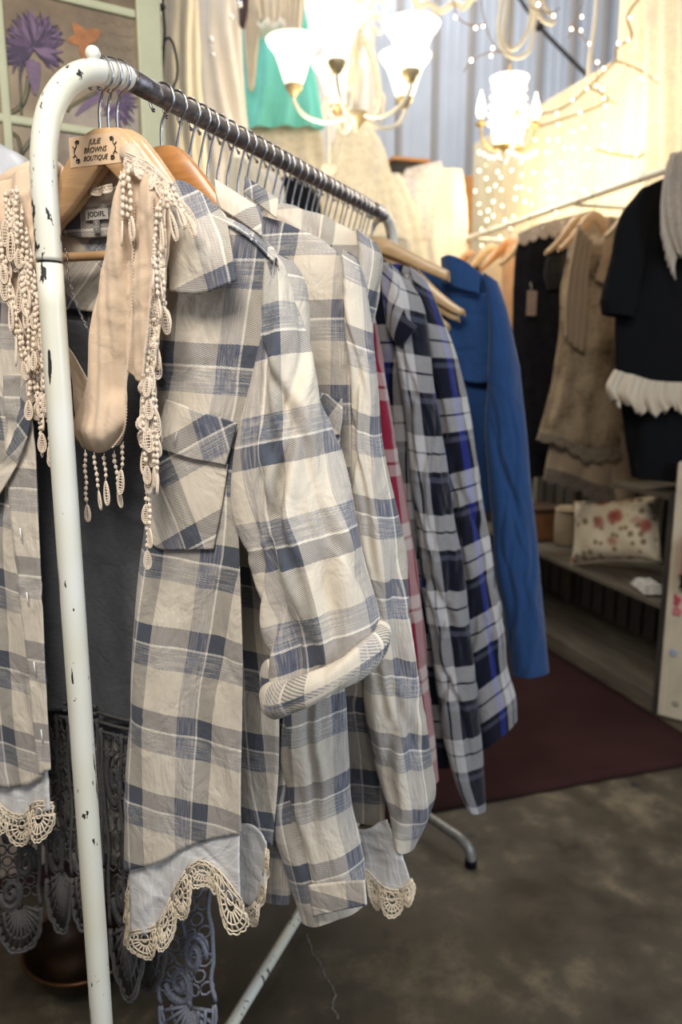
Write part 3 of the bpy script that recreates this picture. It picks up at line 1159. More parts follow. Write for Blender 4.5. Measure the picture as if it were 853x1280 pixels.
# turned-down collar wing
sheet('collar', px([[(209, 240, .080), (222, 226, .092), (250, 240, .094), (282, 270, .090)],
                    [(211, 300, .066), (222, 299, .062), (252, 304, .058), (290, 312, .056)],
                    [(213, 364, .058), (224, 366, .052), (254, 366, .046), (295, 351, .044)]], 0.06), CHECK, sh1, nu=40, nv=40, amp=0.0012, f=10, seed=5, uv0=(0.105, 0.012),
      rot=-0.32, solid=0.004, wr=0.0)
# sleeve and its rolled cuff
R1 = [((334, 312), (345, 318), .004), ((333, 322), (356, 334), .016), ((327, 400), (373, 394), .030), ((313, 490), (396, 480), .036), ((301, 568), (414, 548), .040), ((297, 636), (430, 606), .044),
      ((316, 702), (448, 668), .046), ((336, 766), (464, 732), .046), ((346, 816), (474, 782), .046), ((348, 856), (478, 822), .046)]
slv = [(on_s(*a, 0.088), on_s(*b, 0.112), d) for a, b, d in R1]
tube('sleeve', slv, CHECK, sh1, nu=90, nv=150, amp=0.011, f=8, seed=33, uv0=(0.048, 0.066), wr=0.0028, vdir=1, gro=(9, 0.0085))
# the cuff is a fat roll of cloth round the sleeve end
a_, b_ = on_s(346, 858, 0.085), on_s(470, 822, 0.108)
cc, wv = (a_ + b_) / 2, (b_ - a_) / 2
nphi, nth = 90, 24
V_, U_ = [], []
for i in range(nphi):
    p = 2 * PI * i / (nphi - 1)
    ctr = cc + wv * 1.05 * math.cos(p) - S * 0.056 * math.sin(p) + Z * (-0.010 * math.sin(p) + 0.010 * math.cos(p) + 0.008)
    outv = wv / np.linalg.norm(wv) * math.cos(p) - S * math.sin(p)
    for j in range(nth):
        q = 2 * PI * j / (nth - 1)
        rr = 0.0185 * (1 + 0.10 * math.sin(3 * p + 1) + 0.07 * math.sin(7 * p + 2 * q) + 0.05 * math.sin(5 * q + 4 * p))
        V_.append(ctr + outv * rr * 0.8 * math.cos(q) + Z * rr * 1.2 * math.sin(q))
        U_.append((0.055 - 0.075 * p, 0.010 * q + 0.070))
mk('rolled_cuff', V_, gridf(nphi, nth), CHECK, sh1, U_)
a_ = on_s(337, 845, 0.07)
V_, F_ = ball(a_, 0.017, 16, 10, (0.75, 0.8, 1.35))
mk('cuff_fold', V_, F_, CHECK, sh1, np.stack([V_[:, 0] * 3, V_[:, 2]], -1))
# left half: mirrored sleeve outside the picture, the button-front panel inside it
ml = [(on_s(*b, 0.112) - T * 2 * ((on_s(*b, 0.112) - P0) @ T), on_s(*a, 0.088) - T * 2 * ((on_s(*a, 0.088) - P0) @ T), d) for a, b, d in R1]
tube('sleeve', ml, CHECK, sh1, nu=50, nv=80, amp=0.0055, f=9, seed=37, uv0=(0.03, 0.02))
sheet('front_panel', px([[(-110, 300), (-40, 285), (18, 262)], [(-120, 480), (-30, 480), (34, 470)], [(-110, 560), (-20, 565), (42, 560)], [(-110, 650), (-12, 655), (46, 645)],
                         [(-100, 800), (0, 805), (53, 795)], [(-90, 900), (10, 905), (60, 895)], [(-80, 965), (14, 985), (56, 972)]], 0.075), CHECK, sh1, nu=50, nv=100,
      amp=0.006, f=8, seed=14, uv0=(0.0, 0.05), skew=0.1)
sheet('button_placket', px([[(4, 470), (34, 466)], [(8, 560), (43, 556)], [(14, 650), (47, 642)], [(24, 740), (51, 732)], [(34, 830), (56, 822)], [(42, 900), (60, 893)], [(50, 968), (63, 962)]], 0.068),
      CHECK, sh1, nu=12, nv=90, amp=0.003, f=6, seed=15, uv0=(0.065, 0.005), solid=0.002)
sheet('lapel', px([[(28, 462), (43, 478)], [(20, 530), (36, 540)], [(4, 575), (16, 590)], [(-24, 610), (-14, 640)]], 0.060), CHECK, sh1, nu=10, nv=40, amp=0.001, uv0=(0.01, 0.0), rot=0.6)
for yy in (668, 748, 835, 920):
    xx = 24 + (yy - 660) * 0.105
    V_, F_ = strands([np.array([on_s(xx, yy - 8, 0.0635), on_s(xx + 2, yy + 8, 0.0635)])], 0.0011, 5)
    mk('buttonhole', V_, F_, LINING, sh1)
sheet('hem_lining', px([[(-70, 955), (14, 975), (62, 960)], [(-70, 1000), (14, 1010), (65, 1000)], [(-70, 1020), (12, 1030), (66, 1010)]], 0.082), LINING, sh1, nu=30, nv=16, amp=0.004, f=14, seed=9)
lace('lace_trim', px([[(-70, 1000), (-20, 985), (8, 1010), (28, 1018), (44, 1000), (66, 1003)], [(-70, 1040), (-15, 1020), (2, 1045), (18, 1062), (44, 1056), (67, 1046)]], 0.078), 5, LACE, sh1, r=0.0013, wave=0.008)
# bias-cut pocket
sheet('pocket', px([[(198, 556), (225, 566), (255, 574), (286, 580)], [(190, 620), (215, 626), (248, 630), (278, 634)], [(183, 678), (199, 687), (232, 687), (268, 686)]], 0.0785), CHECK, sh1,
      nu=40, nv=44, amp=0.0065, f=8, seed=11, wr=0, uv0=(0.0, 0.02), rot=-0.55, off=0.0012)
sheet('pocket_flap', px([[(209, 499), (240, 510), (270, 520), (297, 529)], [(202, 530), (236, 542), (262, 550), (290, 556)], [(195, 557), (232, 571), (258, 576), (283, 581)]], 0.0735), CHECK, sh1,
      nu=40, nv=30, amp=0.0065, f=8, seed=11, wr=0, uv0=(0.015, 0.03), rot=-0.55, off=0.0012, solid=0.003)
V_, F_ = strands([np.array([on_s(221, 540, 0.066), on_s(217, 556, 0.066)])], 0.0006, 4)
mk('buttonhole', V_, F_, TAG, sh1)
# small dark button on the curled front edge
c_ = on_s(203, 478, 0.072)
V_, F_ = lathe([(0, 0.0015), (0.004, 0.0016), (0.0055, 0.0022), (0.0058, 0.001), (0.0055, -0.001), (0, -0.001)], 20, c_, -S)
mk('button', V_, F_, plain('black_button', (0.015, 0.014, 0.014), 0.3), sh1)


# ------------------------------------------------------------------ shirts 2 to 4, same check
def body(root, Rp, s, dmax, mat, seed, tl=-0.24, uv0=(0, 0), f=9, amp=0.006, nv=110):
    rings = []
    for k, (x, y) in enumerate(Rp):
        R_ = on_s(x, y, s)
        t_, z_ = tz(R_)
        d = dmax * min(1.0, 0.25 + 0.28 * k)
        L_ = rk(max(tl, -float(t_)) if k < 4 else tl - 0.02 * min(1, (k - 3) / 4), s, z_)
        if k == 0:
            L_ = rk(-0.06, s, z_)
        rings.append((L_, R_, d))
    return tube('body', rings, mat, root, nu=100, nv=nv, amp=amp, f=f, seed=seed, uv0=uv0, vz=True, gro=(9, 0.007))


def sleeve(root, rl, s0, s1, mat, seed, uv0=(0, 0), name='sleeve', amp=0.0085, f=8, nu=72, nv=130, wr=0.0026):
    rings = [(on_s(a[0], a[1], s0), on_s(b[0], b[1], s1), d) for a, b, d in rl]
    return tube(name, rings, mat, root, nu=nu, nv=nv, amp=amp, f=f, seed=seed, uv0=uv0, wr=wr, gro=(8, 0.008 if mat != BLUE else 0.005))


def mirror_sleeve(root, rl, s, mat, seed):
    rings = []
    for a, b, d in rl:
        pa, pb = on_s(a[0], a[1], s), on_s(b[0], b[1], s)
        ta, tb = (pa - P0) @ T, (pb - P0) @ T
        rings.append((pb - T * 2 * tb - T * 0.02, pa - T * 2 * ta - T * 0.02, d))
    return tube('sleeve', rings, mat, root, nu=40, nv=60, amp=0.005, seed=seed)


sh2 = thing('plaid_shirt', 'cream and blue plaid shirt second from the front, long sleeve hanging with open cuff', 'shirt', rk(0, 0.24, 0.45), -RA)
body(sh2, [(272, 256), (300, 272), (330, 296), (352, 322), (366, 360), (372, 420), (376, 520), (380, 640), (376, 760), (372, 880), (370, 1000), (362, 1130)], 0.225, 0.022, CHECK, 41, uv0=(0.05, 0.06))
sheet('collar', px([[(268, 224, .215), (298, 243, .215), (327, 262, .215)], [(270, 240, .205), (300, 258, .200), (327, 278, .200)], [(272, 258, .20), (300, 276, .195), (328, 296, .195)]], 0.2),
      CHECK, sh2, nu=30, nv=20, amp=0.001, uv0=(0.0, 0.03), rot=-0.35, solid=0.003, wr=0)
R2 = [((345, 316), (366, 326), .012), ((350, 345), (380, 350), .022), ((350, 400), (385, 382), .026), ((352, 470), (387, 455), .028), ((348, 560), (395, 545), .03), ((345, 660), (405, 650), .032),
      ((345, 780), (420, 770), .034), ((347, 889), (430, 876), .036), ((341, 960), (436, 950), .036), ((341, 1012), (439, 1006), .036), ((357, 1080), (453, 1068), .034), ((378, 1150), (458, 1128), .030)]
sleeve(sh2, R2, 0.212, 0.235, CHECK, 43, uv0=(0.075, 0.062))
sheet('cuff', px([[(386, 1106), (420, 1103), (456, 1100)], [(389, 1128), (422, 1124), (458, 1118)], [(392, 1146), (424, 1138), (459, 1131)]], 0.175), CHECK, sh2, nu=24, nv=14, amp=0.001,
      uv0=(0.06, 0.0), solid=0.003, wr=0.0005)
mirror_sleeve(sh2, R2, 0.235, CHECK, 44)
lace('lace_trim', px([[(385, 1128), (415, 1132), (455, 1118)], [(380, 1150), (415, 1152), (447, 1138)]], 0.262), 2, LACE, sh2, r=0.001)

sh3 = thing('plaid_shirt', 'cream and blue plaid shirt third from the front, patch pocket and lace hem showing', 'shirt', rk(0, 0.38, 0.42), -RA)
body(sh3, [(322, 266), (360, 280), (396, 298), (424, 318), (440, 350), (440, 420), (445, 520), (447, 640), (455, 760), (470, 880), (484, 960), (484, 1030)], 0.365, 0.030, CHECK, 51, uv0=(0.035, 0.02))
sheet('collar', px([[(306, 221, .365), (326, 234, .362), (348, 250, .36)], [(306, 231, .352), (326, 246, .348), (347, 262, .348)], [(305, 243, .35), (325, 257, .342), (346, 273, .342)]], 0.35),
      CHECK, sh3, nu=26, nv=18, amp=0.001, uv0=(0.055, 0.075), rot=-0.35, solid=0.003, wr=0)
R3 = [((424, 308), (448, 324), .012), ((428, 345), (457, 352), .022), ((432, 404), (464, 400), .028), ((438, 485), (472, 482), .032), ((438, 560), (474, 548), .036), ((436, 630), (486, 622), .038),
      ((438, 690), (495, 680), .04), ((446, 760), (504, 750), .042), ((452, 830), (514, 810), .044), ((450, 870), (525, 885), .046), ((462, 930), (534, 955), .046), ((475, 985), (538, 1006), .044), ((496, 1050), (518, 1058), .03)]
sleeve(sh3, R3, 0.345, 0.372, CHECK, 53, uv0=(0.100, 0.045))
mirror_sleeve(sh3, R3, 0.38, CHECK, 54)
sheet('pocket_flap', px([[(392, 488), (410, 493), (428, 498)], [(394, 515), (410, 520), (428, 524)], [(396, 538), (410, 545), (425, 543)]], 0.318), CHECK, sh3, nu=20, nv=20, amp=0.001, uv0=(0.03, 0.03),
      rot=0.7, solid=0.003, wr=0)
sheet('pocket', px([[(394, 535), (409, 540), (426, 540)], [(396, 575), (409, 578), (424, 580)], [(398, 600), (410, 606), (422, 600)]], 0.322), CHECK, sh3, nu=20, nv=20, amp=0.001, uv0=(0.08, 0.0),
      rot=0.7, wr=0)
sheet('hem_lining', px([[(420, 1030), (455, 1036), (484, 1024)], [(430, 1060), (465, 1068), (500, 1060)], [(440, 1080), (480, 1112), (516, 1108)]], 0.335), LINING, sh3, nu=40, nv=24, amp=0.003, f=14, seed=6)
lace('lace_trim', px([[(440, 1070), (455, 1082), (476, 1104), (497, 1112), (515, 1098)], [(440, 1090), (456, 1112), (474, 1146), (504, 1144), (522, 1116)]], 0.332), 4, LACE, sh3, r=0.0014, wave=0.004)

sh4 = thing('plaid_shirt', 'cream and blue plaid shirt fourth from the front, only its round shoulder showing', 'shirt', rk(0, 0.52, 0.6), -RA)
body(sh4, [(352, 254), (384, 262), (418, 276), (446, 294), (456, 330), (456, 400), (460, 500), (462, 620), (468, 740), (478, 860)], 0.52, 0.028, CHECK, 61, uv0=(0.02, 0.045))
R4 = [((446, 286), (470, 304), .012), ((450, 320), (477, 322), .022), ((446, 360), (473, 364), .026), ((438, 420), (464, 412), .028), ((440, 520), (466, 510), .03), ((445, 640), (475, 630), .03), ((455, 760), (485, 750), .03)]
sleeve(sh4, R4, 0.51, 0.53, CHECK, 63, uv0=(0.02, 0.02))
mirror_sleeve(sh4, R4, 0.53, CHECK, 64)

# ------------------------------------------------------------------ red, navy and blue shirts
shr = thing('plaid_shirt', 'crimson and cream plaid shirt squeezed behind the pale plaid shirts', 'shirt', rk(0, 0.66, 0.5), -RA)
body(shr, [(420, 285), (440, 300), (455, 330), (458, 380), (462, 450), (470, 540), (480, 640), (495, 760), (510, 860), (530, 960)], 0.66, 0.025, REDC, 71)
RRD = [((450, 340), (462, 352), .012), ((444, 400), (468, 392), .022), ((448, 450), (477, 448), .026), ((458, 510), (487, 508), .028), ((464, 580), (499, 575), .030), ((470, 650), (510, 645), .032),
       ((478, 720), (520, 715), .034), ((486, 790), (528, 785), .034), ((494, 860), (535, 855), .034), ((505, 930), (544, 925), .034), ((516, 985), (548, 975), .034)]
sleeve(shr, RRD, 0.65, 0.66, REDC, 73, uv0=(0.03, 0.08))
mirror_sleeve(shr, RRD, 0.66, REDC, 74)

shn = thing('plaid_shirt', 'navy and white plaid shirt, nearer of the two navy plaids', 'shirt', rk(0, 0.85, 0.45), -RA)
body(shn, [(468, 318), (482, 326), (500, 345), (510, 375), (512, 430), (518, 520), (526, 620), (536, 740), (548, 850), (562, 960)], 0.845, 0.03, NAVY, 81, uv0=(0.08, 0.0))
RNA = [((486, 326), (506, 344), .014), ((492, 372), (525, 374), .03), ((496, 440), (536, 434), .036), ((504, 505), (546, 500), .038), ((512, 585), (556, 572), .040), ((520, 655), (566, 645), .042),
       ((528, 730), (578, 712), .044), ((538, 800), (588, 785), .044), ((548, 870), (597, 860), .044), ((558, 930), (600, 918), .042), ((570, 975), (604, 970), .036), ((586, 1010), (608, 1014), .02)]
sleeve(shn, RNA, 0.815, 0.845, NAVY, 83, uv0=(0.035, 0.09), amp=0.006)
mirror_sleeve(shn, RNA, 0.845, NAVY, 84)
sheet('collar', px([[(474, 322, .82), (490, 340, .80), (498, 352, .80)], [(478, 360, .80), (494, 385, .785), (508, 395, .785)], [(484, 410, .80), (500, 432, .785), (522, 408, .785)]], 0.8), NAVY, shn, nu=20, nv=24,
      amp=0.001, uv0=(0.03, 0.03), rot=0.5, solid=0.004, wr=0)

shm = thing('plaid_shirt', 'navy and white plaid shirt, farther of the two navy plaids, short pale cuff', 'shirt', rk(0, 1.0, 0.5), -RA)
body(shm, [(498, 330), (512, 336), (530, 350), (540, 380), (542, 440), (548, 520), (556, 620), (566, 740), (576, 820), (586, 880)], 1.0, 0.03, NAVY, 91, uv0=(0.03, 0.05))
RNB = [((512, 332), (532, 350), .014), ((522, 374), (545, 378), .03), ((532, 440), (568, 436), .036), ((540, 505), (580, 488), .040), ((550, 575), (594, 558), .042), ((560, 650), (606, 640), .044),
       ((570, 725), (618, 710), .046), ((578, 790), (629, 780), .046), ((586, 850), (634, 838), .046), ((594, 895), (644, 872), .046), ((598, 936), (646, 902), .044)]
sleeve(shm, RNB, 0.965, 0.995, NAVY, 93, uv0=(0.09, 0.03), amp=0.007)
mirror_sleeve(shm, RNB, 1.0, NAVY, 94)

shb = thing('denim_shirt', 'plain royal blue shirt with pointed collar at the far rack end', 'shirt', rk(0, 1.34, 0.6), -RA)
body(shb, [(560, 335), (585, 338), (612, 348), (622, 375), (618, 430), (616, 478), (614, 560), (614, 640)], 1.335, 0.03, BLUE, 101, amp=0.004)
RBL = [((604, 340), (622, 352), .016), ((612, 390), (637, 394), .032), ((610, 470), (650, 465), .04), ((608, 560), (659, 552), .044), ((614, 640), (666, 632), .046), ((622, 710), (673, 702), .046),
       ((632, 775), (681, 770), .044), ((640, 842), (688, 839), .042)]
sleeve(shb, RBL, 1.30, 1.33, BLUE, 103, amp=0.007, f=7)
mirror_sleeve(shb, RBL, 1.33, BLUE, 104)
sheet('collar', px([[(552, 322, 1.31), (562, 319, 1.29), (580, 326, 1.285), (599, 340, 1.285)], [(553, 340, 1.30), (562, 338, 1.275), (580, 346, 1.27), (600, 354, 1.27)],
                    [(554, 352, 1.295), (562, 356, 1.27), (580, 362, 1.262), (599, 367, 1.262)]], 1.28), BLUE, shb, nu=24, nv=20, amp=0.0008, solid=0.004, wr=0)
sheet('yoke_flap', px([[(556, 365), (585, 368), (613, 366)], [(560, 420), (585, 425), (613, 425)], [(568, 472), (590, 478), (613, 478)]], 1.292), BLUE, shb, nu=24, nv=40, amp=0.002, solid=0.003)

# ------------------------------------------------------------------ grey dress under the open shirt
dr = thing('knit_dress', 'long heather grey knit dress with crochet hem inside the open plaid shirt', 'dress', rk(0, 0.13, 0.3), -RA)
sheet('knit_panel', px([[(20, 395, .12), (70, 398, .13), (112, 402, .135), (155, 402, .135), (206, 398, .14)], [(15, 560), (70, 560), (105, 560, .145), (150, 560), (204, 560, .14)],
                        [(18, 700), (70, 705), (104, 705, .146), (150, 705), (198, 700, .14)], [(25, 800), (72, 806), (110, 810, .148), (155, 810), (194, 800, .138)],
                        [(35, 885), (76, 890), (118, 900, .148), (155, 906), (186, 905, .135)]], 0.128), HEATHER, dr, nu=60, nv=90, amp=0.011, f=6, seed=121)
sheet('back_panel', px([[(20, 385), (112, 372), (215, 385)], [(15, 640), (112, 640), (215, 640)], [(35, 905), (118, 915), (200, 905)]], 0.160), HEATHER, dr, nu=40, nv=40, amp=0.0015, wr=0, seed=122)
c_ = on_s(103, 378, 0.160)
box('brand_tag', c_, (0.016, 0.0006, 0.008), fabric('grey_tag', (0.13, 0.125, 0.12), var=0.06), dr, rot=np.stack([T, S, Z], 1), bevel=0)
c_ = on_s(113, 395, 0.158)
box('size_tag', c_, (0.004, 0.0006, 0.007), fabric('grey_tag_small', (0.18, 0.17, 0.17), var=0.06), dr, rot=np.stack([T, S, Z], 1), bevel=0)
lace('crochet_hem', px([[(50, 874), (84, 878), (120, 884)], [(58, 1010), (90, 1010), (126, 1012)], [(58, 1172), (92, 1168), (128, 1156)]], 0.135), 2, CROCHET, dr, DT, r=0.0023, wave=0.008, wf=9)
lace('crochet_hem', px([[(122, 890), (150, 898), (176, 902)], [(134, 1050), (155, 1060), (176, 1060)], [(140, 1250), (160, 1252), (182, 1240)]], 0.125), 1, CROCHET, dr, DT, r=0.0024, wave=0.004, wf=8)
lace('crochet_hem', px([[(-50, 980), (0, 985), (50, 985)], [(-50, 1080), (0, 1085), (48, 1085)], [(-50, 1170), (5, 1190), (52, 1188)]], 0.165), 2, CROCHET, dr, DT, r=0.0024, wave=0.008, wf=9)
lace('crochet_hem', px([[(190, 1066), (230, 1070), (262, 1066)], [(194, 1160), (232, 1165), (266, 1160)], [(204, 1322), (238, 1330), (274, 1318)]], 0.172), 1, CROCHET_LIT, dr, DT, r=0.0025, wave=0.010, wf=6)
lace('crochet_hem', px([[(150, 1040), (178, 1050), (205, 1050)], [(155, 1130), (180, 1140), (206, 1140)], [(160, 1240), (185, 1240), (210, 1232)]], 0.165), 1, CROCHET, dr, DT, r=0.0024, wave=0.006, wf=6)
# necklace chain of small links over the dress neck
chain = thing('chain_necklace', 'fine silver chain hanging from the collar in front of the grey dress', 'necklace', on_s(100, 360, 0.10), -RA)
pc = cr(np.array([on_s(x, y, 0.105) for x, y in ((82, 310), (86, 345), (94, 375), (104, 400), (113, 418), (114, 428))]), 28)
LV, LF = None, None
for i in range(len(pc) - 1):
    d = (pc[i + 1] - pc[i])
    d /= np.linalg.norm(d)
    o_ = T if i % 2 else -S
    o_ = o_ - d * (o_ @ d)
    c_ = (pc[i] + pc[i + 1]) / 2
    a = np.linspace(0, 2 * PI, 13)
    V_, F_ = strands([c_ + np.outer(np.cos(a), d) * 0.0028 + np.outer(np.sin(a), o_) * 0.0015], 0.0005, 4)
    mk('link', V_, F_, CHROME, chain)

# ------------------------------------------------------------------ beige scarf with crochet drops
scf = thing('fringed_scarf', 'beige cotton scarf with crochet lace and drop fringe, looped over the nearest hanger', 'scarf', rk(0, 0.05, 1.1), -RA)
rowsA = [[(160, 192, .055), (168, 196, .045), (178, 200, .05)], [(147, 236), (158, 238, .030), (170, 240)], [(132, 310), (148, 315, .028), (167, 318)], [(121, 370), (142, 375, .030), (166, 378)],
         [(113, 430), (135, 435, .032), (163, 436)], [(109, 478), (132, 482, .03), (158, 484)], [(98, 512, .052), (114, 516, .036), (134, 514, .020), (159, 505, .034)], [(93, 536, .05), (108, 541, .030), (132, 546, .020), (158, 530, .034)],
         [(104, 560, .052), (125, 565, .05), (147, 556, .052)], [(97, 540, .075), (112, 542, .078), (132, 532, .075)], [(92, 505, .075), (101, 505, .075), (112, 494, .072)],
         [(90, 470, .07), (98, 474, .07), (110, 478, .066)], [(80, 442, .062), (88, 446, .06), (98, 454, .06)], [(58, 405, .05), (66, 405, .05), (74, 415, .05)]]
sheet('wrap', px(rowsA, 0.042), SCARF, scf, nu=60, nv=170, amp=0.0042, f=26, seed=131, solid=0.002, wr=0.0016)
sheet('wrap', px([[(164, 190, .055), (186, 200, .035), (214, 224, .045)], [(164, 240), (190, 250, .022), (216, 268)], [(160, 320), (185, 325, .024), (209, 332)], [(158, 400), (178, 405, .026), (201, 406)],
                  [(160, 465), (176, 478, .03), (196, 482)]], 0.036), SCARF, scf, nu=44, nv=90, amp=0.0040, f=28, seed=132, solid=0.002, wr=0.0014)
sheet('wrap', px([[(-40, 258, .05), (4, 226, .04), (50, 203, .05)], [(-30, 305), (8, 285, .03), (42, 248)], [(4, 362), (26, 346, .03), (56, 334)], [(28, 436), (43, 429, .03), (66, 424)],
                  [(48, 502), (58, 496, .035), (74, 484)]], 0.042), SCARF, scf, nu=50, nv=80, amp=0.006, f=18, seed=133, solid=0.002, wr=0.003)
NR = [on_s(*q) for q in ((0, 236, .06), (28, 217, .06), (52, 207, .08), (60, 207, .115), (68, 213, .15), (84, 226, .158), (112, 231, .16), (138, 225, .158), (150, 208, .15), (159, 194, .115), (166, 196, .075), (170, 215, .06), (168, 250, .05))]
V_, F_ = strands([cr(np.array(NR), 60)], 0.0115 * (1 + 0.12 * np.sin(np.arange(60) * 0.7)), 16)
mk('wrap', V_, F_, SCARF, scf)


def tassel_mesh(nb, drop, w, seed):
    r = np.random.default_rng(seed)
    parts = []
    x = lambda z: 0.0012 * math.sin(z * 160 + seed)
    L0 = 0.008 + 0.0085 * nb
    line = np.array([(x(z), 0.0006 * math.cos(z * 210), z) for z in np.linspace(0, -L0, 12)])
    parts.append(strands([line], 0.0009, 5))
    for k in range(nb):
        z = -0.008 - 0.0085 * k
        parts.append(ball((x(z), 0, z), 0.0030 + 0.0006 * r.random(), 8, 5, (1, 0.9, 1.15)))
    a = np.linspace(0, 2 * PI, 27)
    hw = w * np.sin(a) * (0.55 + 0.45 * np.sin((a % (2 * PI)) / 2) ** 1.5)
    zz = -L0 - drop * (1 - np.cos(a)) / 2
    out = np.stack([hw + x(-L0), 0 * a, zz], -1)
    ln = [(out, 0.00125), (np.stack([hw * 0.55 + x(-L0), 0 * a - 0.0006, zz * 0.92 - L0 * 0.08], -1), 0.0009)]
    for k in range(2, 12):
        ln.append((np.array([out[k], out[26 - k]]), 0.0009))
    parts.append(strands(ln, 0.001, 4))
    return join(parts)


protos = []
for k, (nb, dr_, w) in enumerate(((4, 0.036, 0.0075), (6, 0.028, 0.0065), (3, 0.040, 0.008), (9, 0.026, 0.006))):
    V_, F_ = tassel_mesh(nb, dr_, w, k)
    me_o = mk('drop_tassel', V_, F_, SCARFLACE, scf, local=True)
    protos.append(me_o)
scm = np.array(xf(scf).inverted())
first = [True] * 4


def tassel(x, y, s, k=None, sc_=1.0, lean=0.0):
    k = RNG.integers(4) if k is None else k
    p = on_s(x, y, s)
    q = scm[:3, :3] @ p + scm[:3, 3]
    rot = (RNG.uniform(-0.12, 0.12), lean + RNG.uniform(-0.10, 0.10), RNG.uniform(-0.9, 0.9))
    if first[k]:
        first[k] = False
        o = protos[k]
        o.location, o.rotation_euler, o.scale = Vector(q), rot, (sc_ * 0.88,) * 3
    else:
        share(protos[k], scf, q, rot, (sc_ * 0.88,) * 3)


def along(pts, n):
    P = cr(np.array([(a, b, 0.0) for a, b in pts]), n)
    return [(p[0], p[1]) for p in P]


for x, y in ((106, 562), (117, 565), (130, 566), (142, 563), (154, 552)):
    tassel(x, y, 0.045, [3, 1, 0, 1, 0][int((x - 100) // 12) % 5], 1.0)
for x, y in along([(10, 236), (24, 300), (38, 370), (50, 430), (66, 490)], 22):
    tassel(x - 2, y, 0.026, k=3 if RNG.random() < 0.6 else None, lean=0.02)
for x, y in along([(-6, 262), (8, 330), (22, 400), (40, 460), (58, 505)], 18):
    tassel(x, y, 0.022)
for x, y in along([(18, 232), (34, 300), (50, 400), (66, 470)], 10):
    tassel(x + 2, y, 0.020, k=3)
for x, y in along([(192, 228), (196, 300), (193, 380), (186, 460), (182, 520)], 24):
    tassel(x + RNG.uniform(-5, 4), y, 0.020 + RNG.uniform(-0.004, 0.012))
for x, y in along([(176, 440), (186, 480), (190, 540)], 14):
    tassel(x + RNG.uniform(-9, 7), y, 0.03 + RNG.uniform(-0.006, 0.012))
for x, y in ((184, 580), (186, 610), (183, 640)):
    tassel(x, y, 0.04, k=1)
for x, y, ln_ in ((210, 222, -0.5), (205, 235, -0.25), (214, 240, -0.75), (200, 246, -0.1), (222, 246, -0.6)):
    tassel(x, y, 0.02, 2, 0.95, ln_)
for x, y in ((150, 214), (155, 212), (160, 206), (48, 244), (42, 238)):
    tassel(x, y, 0.022, 1, 1.1)
lace('lace_edge', px([[(158, 190), (172, 196), (190, 206), (214, 232)], [(152, 214), (172, 222), (196, 246), (226, 262)]], 0.024), 5, SCARFLACE, scf, r=0.0012, wave=0.004)
lace('lace_edge', px([[(206, 236), (207, 330), (200, 410), (190, 480), (184, 560)], [(188, 238), (191, 330), (186, 410), (176, 480), (170, 560)]], 0.026), 14, SCARFLACE, scf, r=0.0011, wave=0.005, wf=40)
lace('lace_edge', px([[(22, 236), (36, 300), (52, 400), (70, 478)], [(6, 240), (20, 310), (38, 410), (60, 492)]], 0.028), 14, SCARFLACE, scf, r=0.0012, wave=0.004, wf=30)
lace('lace_edge', px([[(88, 232), (110, 236), (140, 230)], [(90, 244), (112, 246), (140, 242)]], 0.128), 4, SCARFLACE, scf, r=0.0011)
# overlocked edge of the cloth
pe = cr(np.array([on_s(x, y, 0.026) for x, y in ((168, 250), (166, 330), (164, 400), (160, 450), (156, 490), (158, 515), (154, 540), (140, 560))]), 160)
pe = pe + T * (0.0014 * np.where(np.arange(160) % 2, 1, -1))[:, None]
V_, F_ = strands([pe], 0.0008, 4)
mk('overlock_stitch', V_, F_, SCARFLACE, scf)
pe = cr(np.array([on_s(x, y, 0.016) for x, y in ((190, 240), (192, 300), (188, 370), (182, 430), (178, 470))]), 140)
pe = pe + T * (0.0016 * np.where(np.arange(140) % 2, 1, -1))[:, None]
V_, F_ = strands([pe], 0.0009, 4)
mk('overlock_stitch', V_, F_, SCARFLACE, scf)

# ------------------------------------------------------------------ behind, on the left: old window with printed panes
AW = np.array([math.sin(math.radians(75.7)), math.cos(math.radians(75.7)), 0.0])
NW = np.array([AW[1], -AW[0], 0.0])                    # towards the viewer
W0 = on_d(100, 90, 1.80)


def on_w(x, y, off=0.0):
    r = ray(x, y)
    return CAM + r * (((W0 + NW * off - CAM) @ NW) / (r @ NW))


def wa(x, y):
    p = on_w(x, y)
    return float((p - W0) @ AW), float(p[2])


def wp(a, z, off=0.0):
    return W0 + AW * a + NW * off + Z * (z - W0[2])


ROTW = np.stack([AW, -NW, Z], 1)
PALEG = plain('pale_green_paint', (0.46, 0.45, 0.28), 0.5, var=0.08, scale=9)
win = thing('window_picture', 'old pale green multi-pane window frame with printed flower panes, hung on wall', 'window art', wp(0, W0[2] - 0.5), 0)
a0, a1 = wa(9, 90)[0], wa(172, 100)[0]
zb = (wa(12, 146)[1] + wa(174, 168)[1]) / 2
ztp = (wa(120, 14)[1] + wa(168, 25)[1]) / 2
aR = wa(203, 120)[0]
ph_, pw_ = ztp - zb, a1 - a0
mt_ = 0.020
stile = aR - a1
zlo, zhi = zb - 2 * mt_ - ph_ - 0.09, ztp + mt_ + ph_ + 0.09


def wbar(name, aa, ab, za, zb_, d=0.016, off=0.0):
    return box(name, wp((aa + ab) / 2, (za + zb_) / 2, off), ((ab - aa) / 2, d, (zb_ - za) / 2), PALEG, win, rot=ROTW, bevel=0.005)


